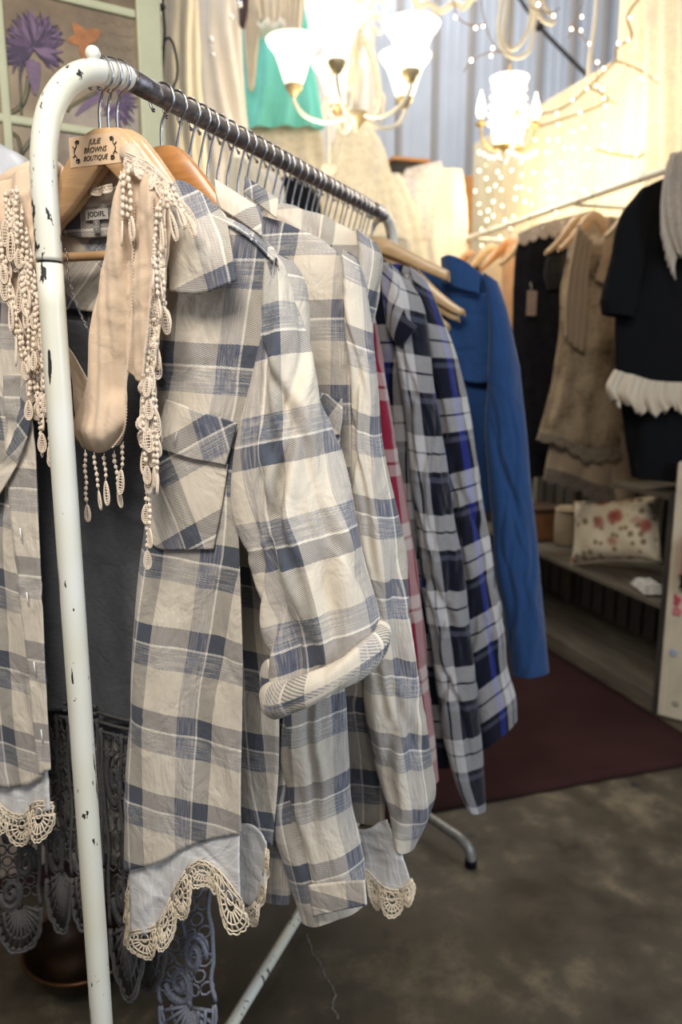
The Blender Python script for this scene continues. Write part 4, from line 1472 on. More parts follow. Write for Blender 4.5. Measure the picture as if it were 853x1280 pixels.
aL = a0 - mt_ - pw_
wbar('stile', a1, aR, zlo, zhi)
wbar('stile', aL - stile, aL, zlo, zhi)
wbar('top_rail', aL, a1, zhi - 0.08, zhi)
wbar('bottom_rail', aL, a1, zlo, zlo + 0.08)
wbar('muntin', a0 - mt_, a0, zlo + 0.08, zhi - 0.08, 0.013)
wbar('muntin', aL, a1, zb - mt_, zb, 0.012)
wbar('muntin', aL, a1, ztp, ztp + mt_, 0.012)


def parchment():
    m = Mt('parchment_print')
    o = m.tc('Object')
    n = m.noise(o, 9.0, 4, 0.6)
    st_ = m.noise(o, 2.2, 2)
    c = m.ramp(m.math('ADD', m.math('MULTIPLY', n, 0.5), m.math('MULTIPLY', st_, 0.5)),
               [(0.33, (0.105, 0.068, 0.032)), (0.5, (0.22, 0.15, 0.078)), (0.66, (0.36, 0.265, 0.15))])
    m.set(color=c, rough=0.35, coat=0.25)
    return m.m


PARCH = parchment()
mid_pane = None
for ca in (0, 1):
    for rz in (-1, 0, 1):
        aa = a0 - ca * (pw_ + mt_)
        zz = zb + rz * (ph_ + mt_)
        p_ = box('pane', wp(aa + pw_ / 2, zz + ph_ / 2, 0.0), (pw_ / 2 + 0.004, 0.003, ph_ / 2 + 0.004), PARCH, win, rot=ROTW, bevel=0)
        if ca == 0 and rz == 0:
            mid_pane = p_
        if ca == 0 and rz == -1:
            low_pane = p_
PUR = [plain('purple_print_%s' % n, c, 0.5, var=0.25, scale=90) for n, c in (('dark', (0.038, 0.016, 0.040)), ('mid', (0.078, 0.038, 0.078)), ('pale', (0.15, 0.085, 0.135)))]
ORG = plain('orange_print', (0.34, 0.125, 0.03), 0.5, var=0.3, scale=40)
STEM = plain('olive_print', (0.105, 0.085, 0.038), 0.5, var=0.3, scale=50)
SCRIPT = plain('faded_script_ink', (0.20, 0.145, 0.09), 0.6)


def petal(x0, y0, x1, y1, w, off, curl=0.0, n=12):
    p, q = on_w(x0, y0, off), on_w(x1, y1, off)
    d = q - p
    L_ = np.linalg.norm(d)
    d = d / L_
    s_ = np.cross(NW, d)
    V, F = [], []
    for i in range(n):
        k = i / (n - 1)
        ww = w * (0.30 + 0.70 * math.sin(PI * min(1, k * 0.9 + 0.08))) * (1 - 0.35 * k)
        c = p + d * L_ * k + s_ * curl * L_ * k**3
        V += [c - s_ * ww / 2, c + s_ * ww / 2]
    for i in range(n - 1):
        F.append((2 * i, 2 * i + 1, 2 * i + 3, 2 * i + 2))
    return np.array(V), F


rp = random.Random(3)


def thistle(cx, cy, r, parent, ang0, sc_=1.0, n=70):
    groups = {0: [], 1: [], 2: []}
    for k in range(n):
        a = ang0 + rp.uniform(-2.3, 2.3)
        L0, L1 = r * rp.uniform(0.0, 0.35), r * rp.uniform(0.62, 1.0)
        x0, y0 = cx + math.cos(a) * L0 * 0.7, cy - math.sin(a) * L0
        a2 = a + rp.uniform(-0.12, 0.12)
        x1, y1 = cx + math.cos(a2) * L1 * 0.82, cy - math.sin(a2) * L1
        groups[rp.choice((0, 1, 1, 2))].append(petal(x0, y0, x1, y1, 0.0085 * sc_, 0.0042 + 0.00002 * k, rp.choice((-0.25, 0.25, 0.1))))
    for k, g in groups.items():
        o = mk('printed_petals', *join(g), PUR[k], parent, smooth=False)
        o['kind'] = 'stuff'


def stemp(pts, r, parent, mat=STEM):
    P = cr(np.array([on_w(x, y, 0.0034) for x, y in pts]), 24)
    V, F = strands([P], r, 6)
    d = (V - W0) @ NW
    V = V - NW[None] * (d - np.clip(d, 0.0030, 0.0042))[:, None]
    mk('printed_stem', V, F, mat, parent)


stemp([(36, 96), (33, 118), (25, 134), (12, 142)], 0.006, mid_pane)
stemp([(24, 68), (25, 100), (27, 144)], 0.003, mid_pane)
thistle(42, 60, 48, mid_pane, PI / 2 + 0.05, 1.35, 170)
mk('printed_petals', *join([petal(40, 74, 42, 118, 0.026, 0.0066, 0.05), petal(34, 76, 44, 112, 0.014, 0.0068, -0.1), petal(48, 78, 44, 108, 0.018, 0.0067, 0.1)]), PUR[2], mid_pane, smooth=False)['kind'] = 'stuff'
thistle(150, 128, 32, mid_pane, -0.5, 0.9, 60)
stemp([(128, 112), (104, 124), (88, 134), (84, 140)], 0.004, mid_pane)
mk('printed_petals', *join([petal(128, 118, 92, 140, 0.018, 0.0060, 0.1), petal(120, 104, 132, 132, 0.012, 0.0062, -0.1)]), PUR[2], mid_pane, smooth=False)['kind'] = 'stuff'
mk('printed_butterfly', *join([petal(106, 50, 93, 28, 0.034, 0.0044, 0.1), petal(107, 50, 124, 36, 0.034, 0.0045, -0.1), petal(105, 51, 84, 48, 0.026, 0.0046, 0.1),
                               petal(106, 52, 104, 76, 0.030, 0.0047, 0.1), petal(103, 40, 108, 58, 0.005, 0.0052)]), ORG, mid_pane, smooth=False)
sl = []
for row in range(7):
    x = 112 + 4 * (row % 2)
    P = []
    while x < 168:
        y = 24 + row * 15 + (x - 112) * 0.17
        P.append(on_w(x, y + rp.uniform(-4, 4), 0.0034))
        x += rp.uniform(1.2, 3.2)
    sl.append(cr(np.array(P), 110))
sco = mk('printed_script', *strands(sl, 0.0005, 4), SCRIPT, mid_pane)
sco['kind'] = 'stuff'
stemp([(14, 166), (22, 172), (26, 190), (30, 215)], 0.005, low_pane)
stemp([(44, 170), (34, 182), (22, 200)], 0.006, low_pane)
# the display partition the window hangs on
pc_ = wp((aR - 1.25) / 2 - 0.2, 1.6, -0.06)
struct(box('trim_1', wp(aR - 0.8, 1.6, -0.055), (0.79, 0.03, 1.6), plain('taupe_partition', (0.25, 0.19, 0.14), 0.85), None, rot=ROTW, bevel=0))

# white enamel shade at the left edge
c_ = on_d(-30, 205, 1.45)
lamp = thing('lamp_shade', 'grey-white enamel shade behind the scarf at the left edge', 'lamp shade', c_ - Z * 0.06)
mk('shade', *lathe([(0.0, 0.045), (0.02, 0.045), (0.05, 0.036), (0.095, 0.012), (0.118, -0.03), (0.122, -0.06), (0.118, -0.06), (0.112, -0.03), (0.09, 0.006), (0.0, 0.03)], 36, c_), plain('grey_white_enamel', (0.55, 0.55, 0.55), 0.35), lamp)
mk('stem', *lathe([(0.0, 0.044), (0.007, 0.044), (0.007, 0.40), (0.0, 0.40)], 12, c_), CHROME, lamp)

# black iron hook with a drop loop
ih = thing('iron_hook', 'black wrought iron hook with a long loop beside the green window frame', 'hook', on_d(205, 100, 2.0))
iron = plain('black_iron', (0.015, 0.013, 0.012), 0.5)
pipe('shank', [on_d(x, y, 2.0) for x, y in ((203, -60), (204, 8), (206, 38), (205, 60), (203, 98))], 0.0038, iron, ih, n=30, sides=8)
pipe('loop', [on_d(x, y, 2.0) for x, y in ((204, 62), (206, 52), (211, 47), (217, 56), (222, 82), (221, 98), (217, 110), (219, 126))], 0.0036, iron, ih, n=40, sides=8)
mk('knob', *ball(on_d(203, 9, 2.0), 0.010, 12, 8), iron, ih)

# ------------------------------------------------------------------ gowns hanging at the back
FH = np.array([math.sin(YAW), math.cos(YAW), 0.0])


def gown(name, label, cat, rl, D, mat, seed, pleat=(0.012, 9, 0.2), depth=0.07, part='skirt', root=None, group=None, straps=None):
    pts = [(on_d(a[0], a[1], D), on_d(b[0], b[1], D)) for a, b in rl]
    if root is None:
        bt = (pts[-1][0] + pts[-1][1]) / 2
        root = thing(name, label, cat, bt, -YAW, group)
    rings = [(a, b, depth * (0.5 + 0.5 * i / (len(pts) - 1))) for i, (a, b) in enumerate(pts)]
    tube(part, rings, mat, root, nu=90, nv=60, amp=0.008, f=6, seed=seed, ax=FH, pleat=pleat, wr=0.002)
    if straps:
        for q in straps:
            pipe('strap', [on_d(x, y, D - 0.03) for x, y in q], 0.006, mat, root, n=14, sides=8)
    return root


def sheer(name, col, alpha):
    m = Mt(name)
    n = m.noise(m.tc('Object'), 30.0, 3, 0.6)
    m.set(color=col, rough=0.85, spec=0.1, alpha=m.ramp(n, [(0.3, alpha - 0.12), (0.7, alpha + 0.12)]))
    return m.m


IVORY = fabric('ivory_silk', (0.70, 0.62, 0.46), var=0.08, rough=0.6)
DUSTY = fabric('dusty_white_chiffon', (0.70, 0.645, 0.57), var=0.08, rough=0.7)
PINKW = fabric('pinkish_white_satin', (0.62, 0.55, 0.48), var=0.06, rough=0.6)
TURQ = fabric('turquoise_chiffon', (0.16, 0.56, 0.50), var=0.15, streak=(50, 50, 4), rough=0.7)
TULLE = sheer('cream_tulle', (0.72, 0.65, 0.50), 0.62)
PTULLE = sheer('pale_pink_tulle', (0.74, 0.66, 0.58), 0.55)
# a long muslin curtain closes the corner behind the gowns
cur = [[on_d(x, y, 4.7) for x in (150, 260, 370, 470)] for y in (-140, 60, 300, 700)]
G_ = loft(cur, 140, 20)
G_ = G_ - FH * (0.03 * np.sin(np.linspace(0, 80, 140)))[None, :, None]
cu = thing('muslin_curtain', 'beige muslin curtain hanging in folds behind the gowns', 'curtain', on_d(300, 700, 4.7))
mk('cloth', G_, gridf(20, 140), fabric('beige_muslin', (0.62, 0.55, 0.45), var=0.08), cu, solid=0.003)
pipe('curtain_rod', [on_d(130, -145, 4.7), on_d(300, -145, 4.7), on_d(490, -145, 4.7)], 0.012, iron, cu, n=6, sides=10)
gown('ivory_gown', 'ivory gown beside the iron hook, leftmost of the hanging gowns', 'gown', [((204, -70), (244, -70)), ((203, 20), (248, 20)), ((205, 120), (252, 120)), ((208, 260), (258, 260))], 3.05, IVORY, 201)
gg = gown('pale_gown', 'dusty white gown with sparkling brooch left of the turquoise dress', 'gown', [((246, -70), (296, -70)), ((246, 10), (300, 10)), ((246, 120), (306, 120)), ((248, 280), (316, 280))], 3.35, DUSTY, 202)
GEM = plain('clear_crystal', (0.8, 0.8, 0.8), 0.08, 0.6)
for x, y, r in ((265, 50, 0.012), (266, 60, 0.008), (266, 68, 0.010), (300, 6, 0.012), (290, 22, 0.010)):
    mk('brooch', *ball(on_d(x, y, 3.18), r, 8, 5), GEM, gg)
gown('dark_dress', 'small dark garment peeking between the pale gown and turquoise dress', 'dress', [((294, -60), (308, -60)), ((295, 0), (310, 0)), ((296, 34), (304, 34))], 3.35, fabric('plum_grey_cloth', (0.09, 0.055, 0.06)), 203, depth=0.02)
td = gown('turquoise_dress', 'turquoise chiffon dress with sheer cream underskirt hanging at the back', 'dress',
          [((318, -60), (378, -60)), ((312, -10), (380, -10)), ((304, 40), (384, 40)), ((297, 100), (394, 100)), ((289, 165), (402, 162))], 3.6, TURQ, 204, pleat=(0.018, 11, 0.15))
gown('', '', '', [((298, 150), (398, 150)), ((300, 185), (402, 185)), ((304, 236), (406, 236))], 3.62, TULLE, 205, part='underskirt', root=td, pleat=(0.016, 9, 0.5))
sw = thing('fringed_wrap', 'cream knitted wrap with fringe draped over the turquoise dress', 'scarf', on_d(330, 110, 3.45))
for rows, sd in (([[(306, -40), (318, -40), (330, -40)], [(304, 20), (314, 22), (326, 20)], [(307, 70), (314, 74), (321, 70)], [(311, 110), (314, 114), (317, 110)]], 211),
                 ([[(352, -40), (366, -40), (384, -40)], [(354, 20), (366, 22), (378, 20)], [(352, 60), (364, 62), (374, 60)]], 212),
                 ([[(316, -10), (340, -4), (362, -10)], [(320, 12), (340, 18), (360, 12)], [(324, 24), (340, 32), (356, 24)]], 213)):
    P_ = loft([[on_d(x, y, 3.47) for x, y in r] for r in rows], 30, 40)
    P_ = P_ - FH * (0.012 * np.sin(np.arange(30) * 0.9 + sd))[None, :, None]
    mk('cloth', P_, gridf(40, 30), fabric('cream_knit', (0.60, 0.53, 0.42), var=0.2, weave=200), sw, solid=0.006)
V_, F_ = strands([np.array([on_d(322 + i * 2.6, 26 + 4 * math.sin(i), 3.455), on_d(322 + i * 2.6 + rp.uniform(-1, 1), 44 + rp.uniform(-5, 5), 3.455)]) for i in range(14)], 0.004, 4)
mk('fringe', V_, F_, fabric('cream_knit_fringe', (0.60, 0.53, 0.42), var=0.2), sw)['kind'] = 'stuff'
gown('satin_gown', 'pinkish white satin gown behind the chandelier, right of the turquoise dress', 'gown', [((396, -70), (442, -70)), ((394, 40), (446, 40)), ((396, 140), (452, 140)), ((398, 300), (470, 300))], 4.1, PINKW, 206)
gown('tulle_skirt', 'wide sheer cream tulle skirt spreading below the chandelier', 'gown', [((424, 150), (458, 150)), ((414, 190), (478, 185)), ((405, 235), (492, 230)), ((400, 300), (508, 300))], 3.5, TULLE, 207, depth=0.12)
gown('white_gown', 'cream white gown below the metal wall, nearest the orange post', 'gown', [((532, 212), (576, 212)), ((522, 240), (582, 238)), ((520, 290), (584, 290)), ((518, 360), (590, 360))], 4.3, fabric('warm_cream_satin', (0.70, 0.60, 0.43), var=0.06), 208)
gown('puffed_gown', 'puffed sheer veil heaped on top beside the cream white gown', 'veil', [((508, 212), (552, 202)), ((500, 226), (558, 222)), ((498, 250), (548, 250)), ((500, 300), (540, 300))], 4.0, PTULLE, 209)
gown('tulle_skirt', 'lower sheer tulle skirt beside the rail end', 'gown', [((470, 222), (500, 218)), ((462, 250), (515, 246)), ((458, 290), (525, 285)), ((455, 340), (530, 340))], 3.9, TULLE, 210, depth=0.12)
# dark plaque and small heart
hp = []
for k in range(40):
    a = 2 * PI * k / 40
    hp.append((0.0022 * 16 * math.sin(a)**3, 0.0022 * (13 * math.cos(a) - 5 * math.cos(2 * a) - 2 * math.cos(3 * a) - math.cos(4 * a))))
hc = on_d(412, 214, 3.0)
ho = thing('heart_ornament', 'dark heart ornament hanging above the rail end', 'ornament', hc)
mk('heart', *prism(hp, RT, Z, hc, 0.016), plain('dark_bronze', (0.03, 0.022, 0.018), 0.5), ho, smooth=False)
pipe('string', [hc + Z * 0.012, hc + Z * 0.7, np.array([hc[0], hc[1], 5.0])], 0.0012, plain('thread', (0.4, 0.35, 0.28)), ho, n=4, sides=5)
c_ = on_d(510, 212, 4.6)
pq = thing('wall_box', 'dark brown wooden box hung low on the metal wall', 'box', c_ - Z * 0.05)
box('box_body', c_, (0.11, 0.05, 0.035), DARKW, pq)
box('box_lid', c_ + Z * 0.045, (0.12, 0.06, 0.010), WOODO, pq)
gown('cream_jacket', 'cream jacket on the row behind the rail, left of the black coat', 'jacket', [((292, 198), (312, 200)), ((284, 212), (330, 216)), ((282, 250), (336, 250)), ((282, 520), (340, 520))], 2.5, IVORY, 221, depth=0.04)
gown('cream_jacket', 'second cream jacket on the row behind the rail, beside the black coat', 'jacket', [((322, 212), (338, 214)), ((318, 226), (352, 228)), ((318, 260), (356, 260)), ((318, 520), (360, 520))], 2.68, DUSTY, 222, depth=0.04)
gown('black_coat', 'long black coat on the row behind the rail, under the turquoise dress', 'coat', [((352, 222), (372, 222)), ((344, 236), (392, 236)), ((340, 270), (400, 270)), ((340, 960), (402, 960))], 2.8, BLACK, 223, depth=0.04)

# ------------------------------------------------------------------ chandelier with five glass shades
CW = plain('cream_painted_iron', (0.70, 0.66, 0.55), 0.45, var=0.05)
CG = plain('aged_gold_cup', (0.45, 0.36, 0.20), 0.4, 0.3, var=0.15)


def glow_mat(name, col, es, trans=0.3):
    m = Mt(name)
    z_ = m.xyz(m.tc('Generated'))[2]
    m.set(color=(0.9, 0.87, 0.8), rough=0.4, emit=col, es=m.ramp(z_, [(0.0, es * 0.45), (0.5, es), (1.0, es)]))
    return m.m


GLOW = emitter('lit_opal_glass', (1.0, 0.90, 0.72), 0.85)
BULB = emitter('lit_filament_bulb', (1.0, 0.80, 0.50), 14.0)
FAIRY = emitter('lit_fairy_bulb', (1.0, 0.83, 0.55), 6.0)
DC = 2.9
hub = on_d(446, 148, DC)
ch = thing('chandelier', 'cream painted chandelier with five glowing bell glass shades', 'chandelier', hub - Z * 0.05)
ceilz = 5.0
mk('hub_cup', *lathe([(0.0, -0.050), (0.008, -0.046), (0.010, -0.034), (0.030, -0.014), (0.044, 0.010), (0.046, 0.018), (0.030, 0.022), (0.016, 0.03), (0, 0.032)], 24, hub), CG, ch)
mk('column', *lathe([(0.0, 0.02), (0.016, 0.02), (0.012, 0.06), (0.022, 0.10), (0.026, 0.15), (0.014, 0.20), (0.012, 0.30), (0.024, 0.36), (0.028, 0.40), (0.012, 0.44), (0.008, 0.48), (0.0, 0.48)], 20, hub), CW, ch)
pipe('hanging_rod', [hub + Z * 0.47, hub + Z * 0.8, np.array([hub[0], hub[1], ceilz - 0.03])], 0.006, CW, ch, n=6, sides=10)
mk('ceiling_rose', *lathe([(0.0, -0.035), (0.03, -0.03), (0.06, -0.01), (0.06, 0.0), (0.0, 0.0)], 24, (hub[0], hub[1], ceilz)), CW, ch)
RHr = np.array([math.cos(YAW), -math.sin(YAW), 0])
for k in range(5):
    an = math.radians(180 + 72 * k)
    d = RHr * math.cos(an) + FH * math.sin(an)
    R_ = 0.238
    arm = pipe('arm', [hub + d * 0.02 + Z * 0.012, hub + d * 0.07 - Z * 0.006, hub + d * 0.13 - Z * 0.012, hub + d * 0.20 + Z * 0.012, hub + d * R_ + Z * 0.06, hub + d * R_ + Z * 0.085], 0.0075, CW, ch, n=36, sides=10)
    pipe('scroll', [hub + d * 0.012 + Z * 0.24, hub + d * 0.05 + Z * 0.36, hub + d * 0.10 + Z * 0.385, hub + d * 0.125 + Z * 0.35, hub + d * 0.105 + Z * 0.32, hub + d * 0.08 + Z * 0.335], 0.007, CW, ch, n=36, sides=8)
    pipe('scroll', [hub + d * 0.012 + Z * 0.30, hub + d * 0.07 + Z * 0.22, hub + d * 0.10 + Z * 0.12, hub + d * 0.11 + Z * 0.03, hub + d * 0.09 + Z * 0.005], 0.006, CW, ch, n=36, sides=8)
    pipe('scroll', [hub + d * 0.12 + Z * 0.0, hub + d * 0.13 + Z * 0.045, hub + d * 0.105 + Z * 0.07, hub + d * 0.085 + Z * 0.045, hub + d * 0.10 + Z * 0.03], 0.005, CW, ch, n=30, sides=8)
    c_ = hub + d * R_ + Z * 0.085
    mk('cup', *lathe([(0, -0.01), (0.012, -0.008), (0.022, 0.006), (0.033, 0.022), (0.034, 0.032), (0.0, 0.034)], 20, c_), CG, ch)
    pr = np.array([(0.030, 0.03), (0.040, 0.05), (0.050, 0.08), (0.060, 0.11), (0.076, 0.145), (0.096, 0.170), (0.104, 0.185)])
    pr = cr(np.c_[pr, np.zeros(len(pr))], 22)[:, :2]
    sh_ = mk('glass_shade', *lathe(np.concatenate([pr, pr[::-1] - np.array([0.004, 0])]), 32, c_), GLOW, ch)
    b_ = mk('bulb', *ball(c_ + Z * 0.09, 0.026, 12, 8, (1, 1, 1.3)), BULB, sh_)
    if k in (0, 2, 3):
        point_light('chandelier_light', c_ + Z * 0.26, 0.8, (1.0, 0.80, 0.52), 0.05)
point_light('chandelier_glow', hub - Z * 0.16 - FH * 0.05 - RHr * 0.12, 4.5, (1.0, 0.80, 0.52), 0.08)

# small chandelier with a crystal hung lantern and flame bulbs
D2 = 3.7
hub2 = on_d(634, 186, D2)
c2 = thing('chandelier', 'small brass chandelier with a bright crystal-hung lantern and flame bulb', 'chandelier', hub2 - Z * 0.03)
BRASS = plain('old_brass', (0.34, 0.24, 0.10), 0.35, 0.7, var=0.2)
mk('hub_cup', *lathe([(0, -0.03), (0.012, -0.024), (0.04, -0.005), (0.075, 0.004), (0.075, 0.010), (0, 0.014)], 24, hub2), BRASS, c2)
mk('lantern_glass', *lathe([(0.06, 0.01), (0.075, 0.06), (0.080, 0.14), (0.072, 0.22), (0.070, 0.26), (0.09, 0.31), (0.092, 0.315), (0.066, 0.27), (0.068, 0.22), (0.075, 0.14), (0.07, 0.06), (0.056, 0.012)], 28, hub2), GLOW, c2)
mk('bulb', *ball(hub2 + Z * 0.15, 0.03, 12, 8, (1, 1, 1.5)), BULB, c2)
for k in range(4):
    an = math.radians(5 + 90 * k)
    d = RHr * math.cos(an) + FH * math.sin(an)
    R_ = 0.135
    pipe('arm', [hub2 + d * 0.03, hub2 + d * 0.08 - Z * 0.005, hub2 + d * 0.12 + Z * 0.03, hub2 + d * R_ + Z * 0.10], 0.006, BRASS, c2, n=24, sides=8)
    c_ = hub2 + d * R_ + Z * 0.10
    mk('candle_cup', *lathe([(0, -0.01), (0.02, 0.0), (0.026, 0.012), (0.012, 0.016), (0.011, 0.035), (0, 0.036)], 16, c_), BRASS, c2)
    mk('flame_bulb', *lathe([(0.0, 0.03), (0.012, 0.036), (0.021, 0.06), (0.019, 0.09), (0.010, 0.125), (0.003, 0.155), (0.0, 0.16)], 14, c_), emitter('lit_flame_bulb', (1.0, 0.88, 0.66), 2.5), c2)
    for j in range(5):
        q = hub2 + d * (0.04 + 0.024 * j) + Z * (-0.03 - 0.012 * math.sin(j * 1.1)) + np.cross(d, Z) * 0.012
        mk('crystal_drop', *ball(q, 0.010, 6, 4, (1, 1, 1.6)), GEM, c2)
        q = hub2 + d * (0.078 + 0.004 * j) + Z * (0.27 - 0.04 * j) + np.cross(d, Z) * 0.01
        mk('crystal_drop', *ball(q, 0.011, 6, 4, (1, 1, 1.3)), GEM, c2)
pipe('chain', [hub2 + Z * 0.31, hub2 + Z * 0.7, np.array([hub2[0], hub2[1], ceilz])], 0.004, BRASS, c2, n=6, sides=8)
point_light('lantern_light', hub2 + Z * 0.02 - FH * 0.22, 4.5, (1.0, 0.82, 0.55), 0.05)

# underside rim of another chandelier and white cord bundle at the top of the picture
ht = on_d(556, -8, 3.2)
c3 = thing('chandelier', 'white scalloped chandelier rim cut by the top edge', 'chandelier', ht)
rim = [ht + (RHr * math.cos(a) + FH * math.sin(a)) * 0.13 + Z * 0.012 * math.sin(7 * a) for a in np.linspace(0, 2 * PI, 90)]
mk('rim', *strands([np.array(rim)], 0.014, 10), CW, c3)
for a in np.linspace(0, 2 * PI, 9)[:-1]:
    q = ht + (RHr * math.cos(a) + FH * math.sin(a)) * 0.13
    mk('finial', *ball(q - Z * 0.012, 0.016, 10, 6), CW, c3)
pipe('hanging_rod', [ht + Z * 0.01, ht + Z * 0.4, np.array([ht[0], ht[1], ceilz])], 0.006, CW, c3, n=6, sides=8)
pipe('rim_stay', [ht + RHr * 0.13, ht + Z * 0.02, ht - RHr * 0.13], 0.006, CW, c3, n=12, sides=8)
cordm = fabric('white_cord', (0.66, 0.60, 0.48), var=0.12)
cb = thing('cord_bundle', 'looped bundle of white cord hanging above the small chandelier', 'cord', on_d(650, 72, 3.3))
for k, pts in enumerate((((632, -40), (626, 10), (624, 45), (632, 66), (648, 72), (662, 62), (668, 30), (672, -30)), ((640, -40), (632, 20), (630, 50), (640, 62), (654, 50), (664, 20), (660, -40)),
                         ((672, -30), (680, 4), (692, 24), (690, 30), (676, 22), (668, -5), (664, -40)), ((748, -40), (745, 20), (738, 70), (735, 100)))):
    pipe('cord', [on_d(x, y, 3.3 + 0.02 * k) for x, y in pts], 0.009, cordm, cb, n=60, sides=8)
rdp = [on_d(x, y, 4.6) for x, y in ((640, -16), (674, 32), (702, 62), (740, 100))]
rdo = thing('brace_rod', 'dark diagonal steel brace rod in front of the metal wall', 'rod', rdp[2])
pipe('rod', rdp, 0.012, iron, rdo, n=12, sides=8)
mk('coupling', *ball(rdp[1], 0.032, 10, 6), iron, rdo)

# ------------------------------------------------------------------ fairy lights: each string is a wire with its bulbs
bulb_me = None
twig = plain('brown_twig_wire', (0.20, 0.12, 0.05), 0.7)
clearw = plain('clear_wire', (0.50, 0.42, 0.26), 0.4)


def light_string(pts, n, label, r=0.0075, wirem=None, wr_=0.0022, sub=None):
    global bulb_me
    P = cr(np.array(pts), 60)
    t = thing('light_string', label, 'fairy lights', P[len(P) // 2], 0, 'fairy light strings')
    mk('wire', *strands([P], wr_, 5), wirem or clearw, t)
    inv = np.array(xf(t).inverted())
    for i in range(n):
        p = P[int((i + 0.6) / n * 59)] + RNG.uniform(-0.02, 0.02, 3) * np.array([0.5, 1, 1])
        q = inv[:3, :3] @ p + inv[:3, 3]
        if bulb_me is None:
            bulb_me = mk('bulb', *ball((0, 0, 0), 0.0054, 8, 5, (1, 1, 1.3)), FAIRY, t, local=True)
            bulb_me.location = Vector(q)
        else:
            share(bulb_me, t, q, None, (RNG.uniform(0.75, 1.15),) * 3)
    return t


def onw(x, y, d=0.0):
    return on_x(x, y, XW - 0.05 - d)


xs_ = [(598, 205), (607, 195), (618, 185), (628, 190), (640, 185), (655, 172), (668, 168), (684, 165), (700, 160), (716, 150), (733, 148), (752, 145)]
nth_ = ('first', 'second', 'third', 'fourth', 'fifth', 'sixth', 'seventh', 'eighth', 'ninth', 'tenth', 'eleventh', 'twelfth')
for k, (x, y) in enumerate(xs_):
    yb = y + (110 if k < 9 else 95)
    light_string([onw(x, y), onw(x + RNG.uniform(-4, 4), y + 40), onw(x + RNG.uniform(-5, 5), y + 75), onw(x + RNG.uniform(-4, 4), yb)], 6 if k < 9 else 4,
                 nth_[k] + ' hanging string of warm fairy lights from the orange post on the cream wall')
tw = (([(640, 145), (690, 140), (715, 128), (735, 110), (770, 76)], 7, 'twig garland of fairy lights along the low wall top edge'),
      ([(770, 76), (800, 88), (826, 106)], 4, 'short twig spray of lights pointing right from the wall corner'),
      ([(770, 76), (772, 60), (790, 46), (785, 20), (806, -10)], 4, 'twig garland of lights climbing the tall cream wall'),
      ([(735, 108), (760, 125), (700, 150), (668, 160)], 5, 'drooping twig spray of lights below the low wall top edge'),
      ([(745, 187), (770, 193), (800, 196), (806, 190)], 2, 'bare twig strand low on the cream wall above the right rail'))
for pts, n, lb in tw:
    light_string([onw(x, y, 0.01) for x, y in pts], n, lb, wirem=twig, wr_=0.006)
for pts, n, lb, D in (([(562, -30), (572, 20), (590, 32), (608, 30)], 3, 'fairy light strand hanging beside the scalloped chandelier rim', 3.3), ([(600, -20), (607, 30), (622, 62), (635, 66), (640, 90)], 4, 'fairy light strand dangling above the bright lantern', 3.4),
                      ([(632, 66), (610, 66), (588, 78), (580, 90)], 2, 'short fairy light branch curving left of the cord bundle', 3.3), ([(655, -20), (664, 8), (690, 16), (700, 10)], 3, 'fairy light strand tangled in the white cord bundle', 3.25),
                      ([(735, -20), (728, 5), (714, 40), (710, 48)], 3, 'fairy light strand hanging in front of the brace rod', 3.4), ([(716, 30), (735, 55), (744, 80), (752, 118), (772, 130)], 5, 'fairy light strand crossing from metal wall to cream wall', 3.5)):
    light_string([on_d(x, y, D) for x, y in pts], n, lb, wr_=0.0025, wirem=twig)
for x, y, pw_l in ((620, 240, 3.4), (690, 215, 3.2), (745, 130, 1.4)):
    point_light('fairy_glow', onw(x, y, 0.30), pw_l, (1.0, 0.84, 0.60), 0.15)
# sheer drape in front of the tall wall
G_ = loft([[on_x(x, y, 2.36) for x in (806, 840, 880, 930)] for y in (-60, 60, 160, 235)], 60, 30)
G_ = G_ - np.array([1.0, 0, 0]) * (0.02 * np.sin(np.arange(60) * 0.55))[None, :, None]
vd = thing('tulle_drape', 'pale pink sheer tulle drape hanging over the tall cream wall', 'drape', on_x(850, 235, 2.36))
mk('cloth', G_, gridf(30, 60), PTULLE, vd)
pipe('drape_rod', [on_x(800, -62, 2.36), on_x(940, -62, 2.36)], 0.01, CW, vd, n=3, sides=8, smooth_path=False)

# ------------------------------------------------------------------ clothes rail on the right
XR, ZR = 2.02, 2.058
YN, YF = 2.02, 4.15
r2 = thing('wall_rail', 'white wall-mounted clothes rail under the fairy lights', 'rail', (XR, 3.0, ZR))
pipe('rail', [(XR, YN, ZR), (XR, 3.0, ZR), (XR, YF, ZR)], 0.0135, CW, r2, n=6, sides=14)
for y_ in (2.2, 3.05, 4.0):
    pipe('bracket', [(XR, y_, ZR - 0.012), (XR + 0.2, y_, ZR - 0.012), (XW, y_, ZR - 0.012)], 0.009, CW, r2, n=5, sides=10)
    mk('bracket_plate', *boxv((XW - 0.004, y_, ZR - 0.012), (0.004, 0.02, 0.05)), CW, r2, smooth=False)


def hanger_r(y, mat, label, x=XR, group=None, yaw=0.0):
    h = thing('clothes_hanger', label, 'hanger', (XR, y, ZR - 0.0135 - HL + 0.0285), yaw, group)
    hanger_parts(h, mat, 'wide')
    return h


AY = np.array([0.0, 1.0, 0.0])


def hang_y(root, rl, y, mat, seed, depth=0.05, part='body', pleat=None, amp=0.006):
    n = len(rl)
    on_yc = lambda x_, y_: np.minimum(on_y(x_, y_, y), np.array([2.45, 99, 99]))
    rings = [(on_yc(*a), on_yc(*b), depth * (0.35 + 0.65 * min(1, i / max(1, n - 2)))) for i, (a, b) in enumerate(rl)]
    return tube(part, rings, mat, root, nu=72, nv=70, amp=amp, f=8, seed=seed, ax=AY, pleat=pleat)


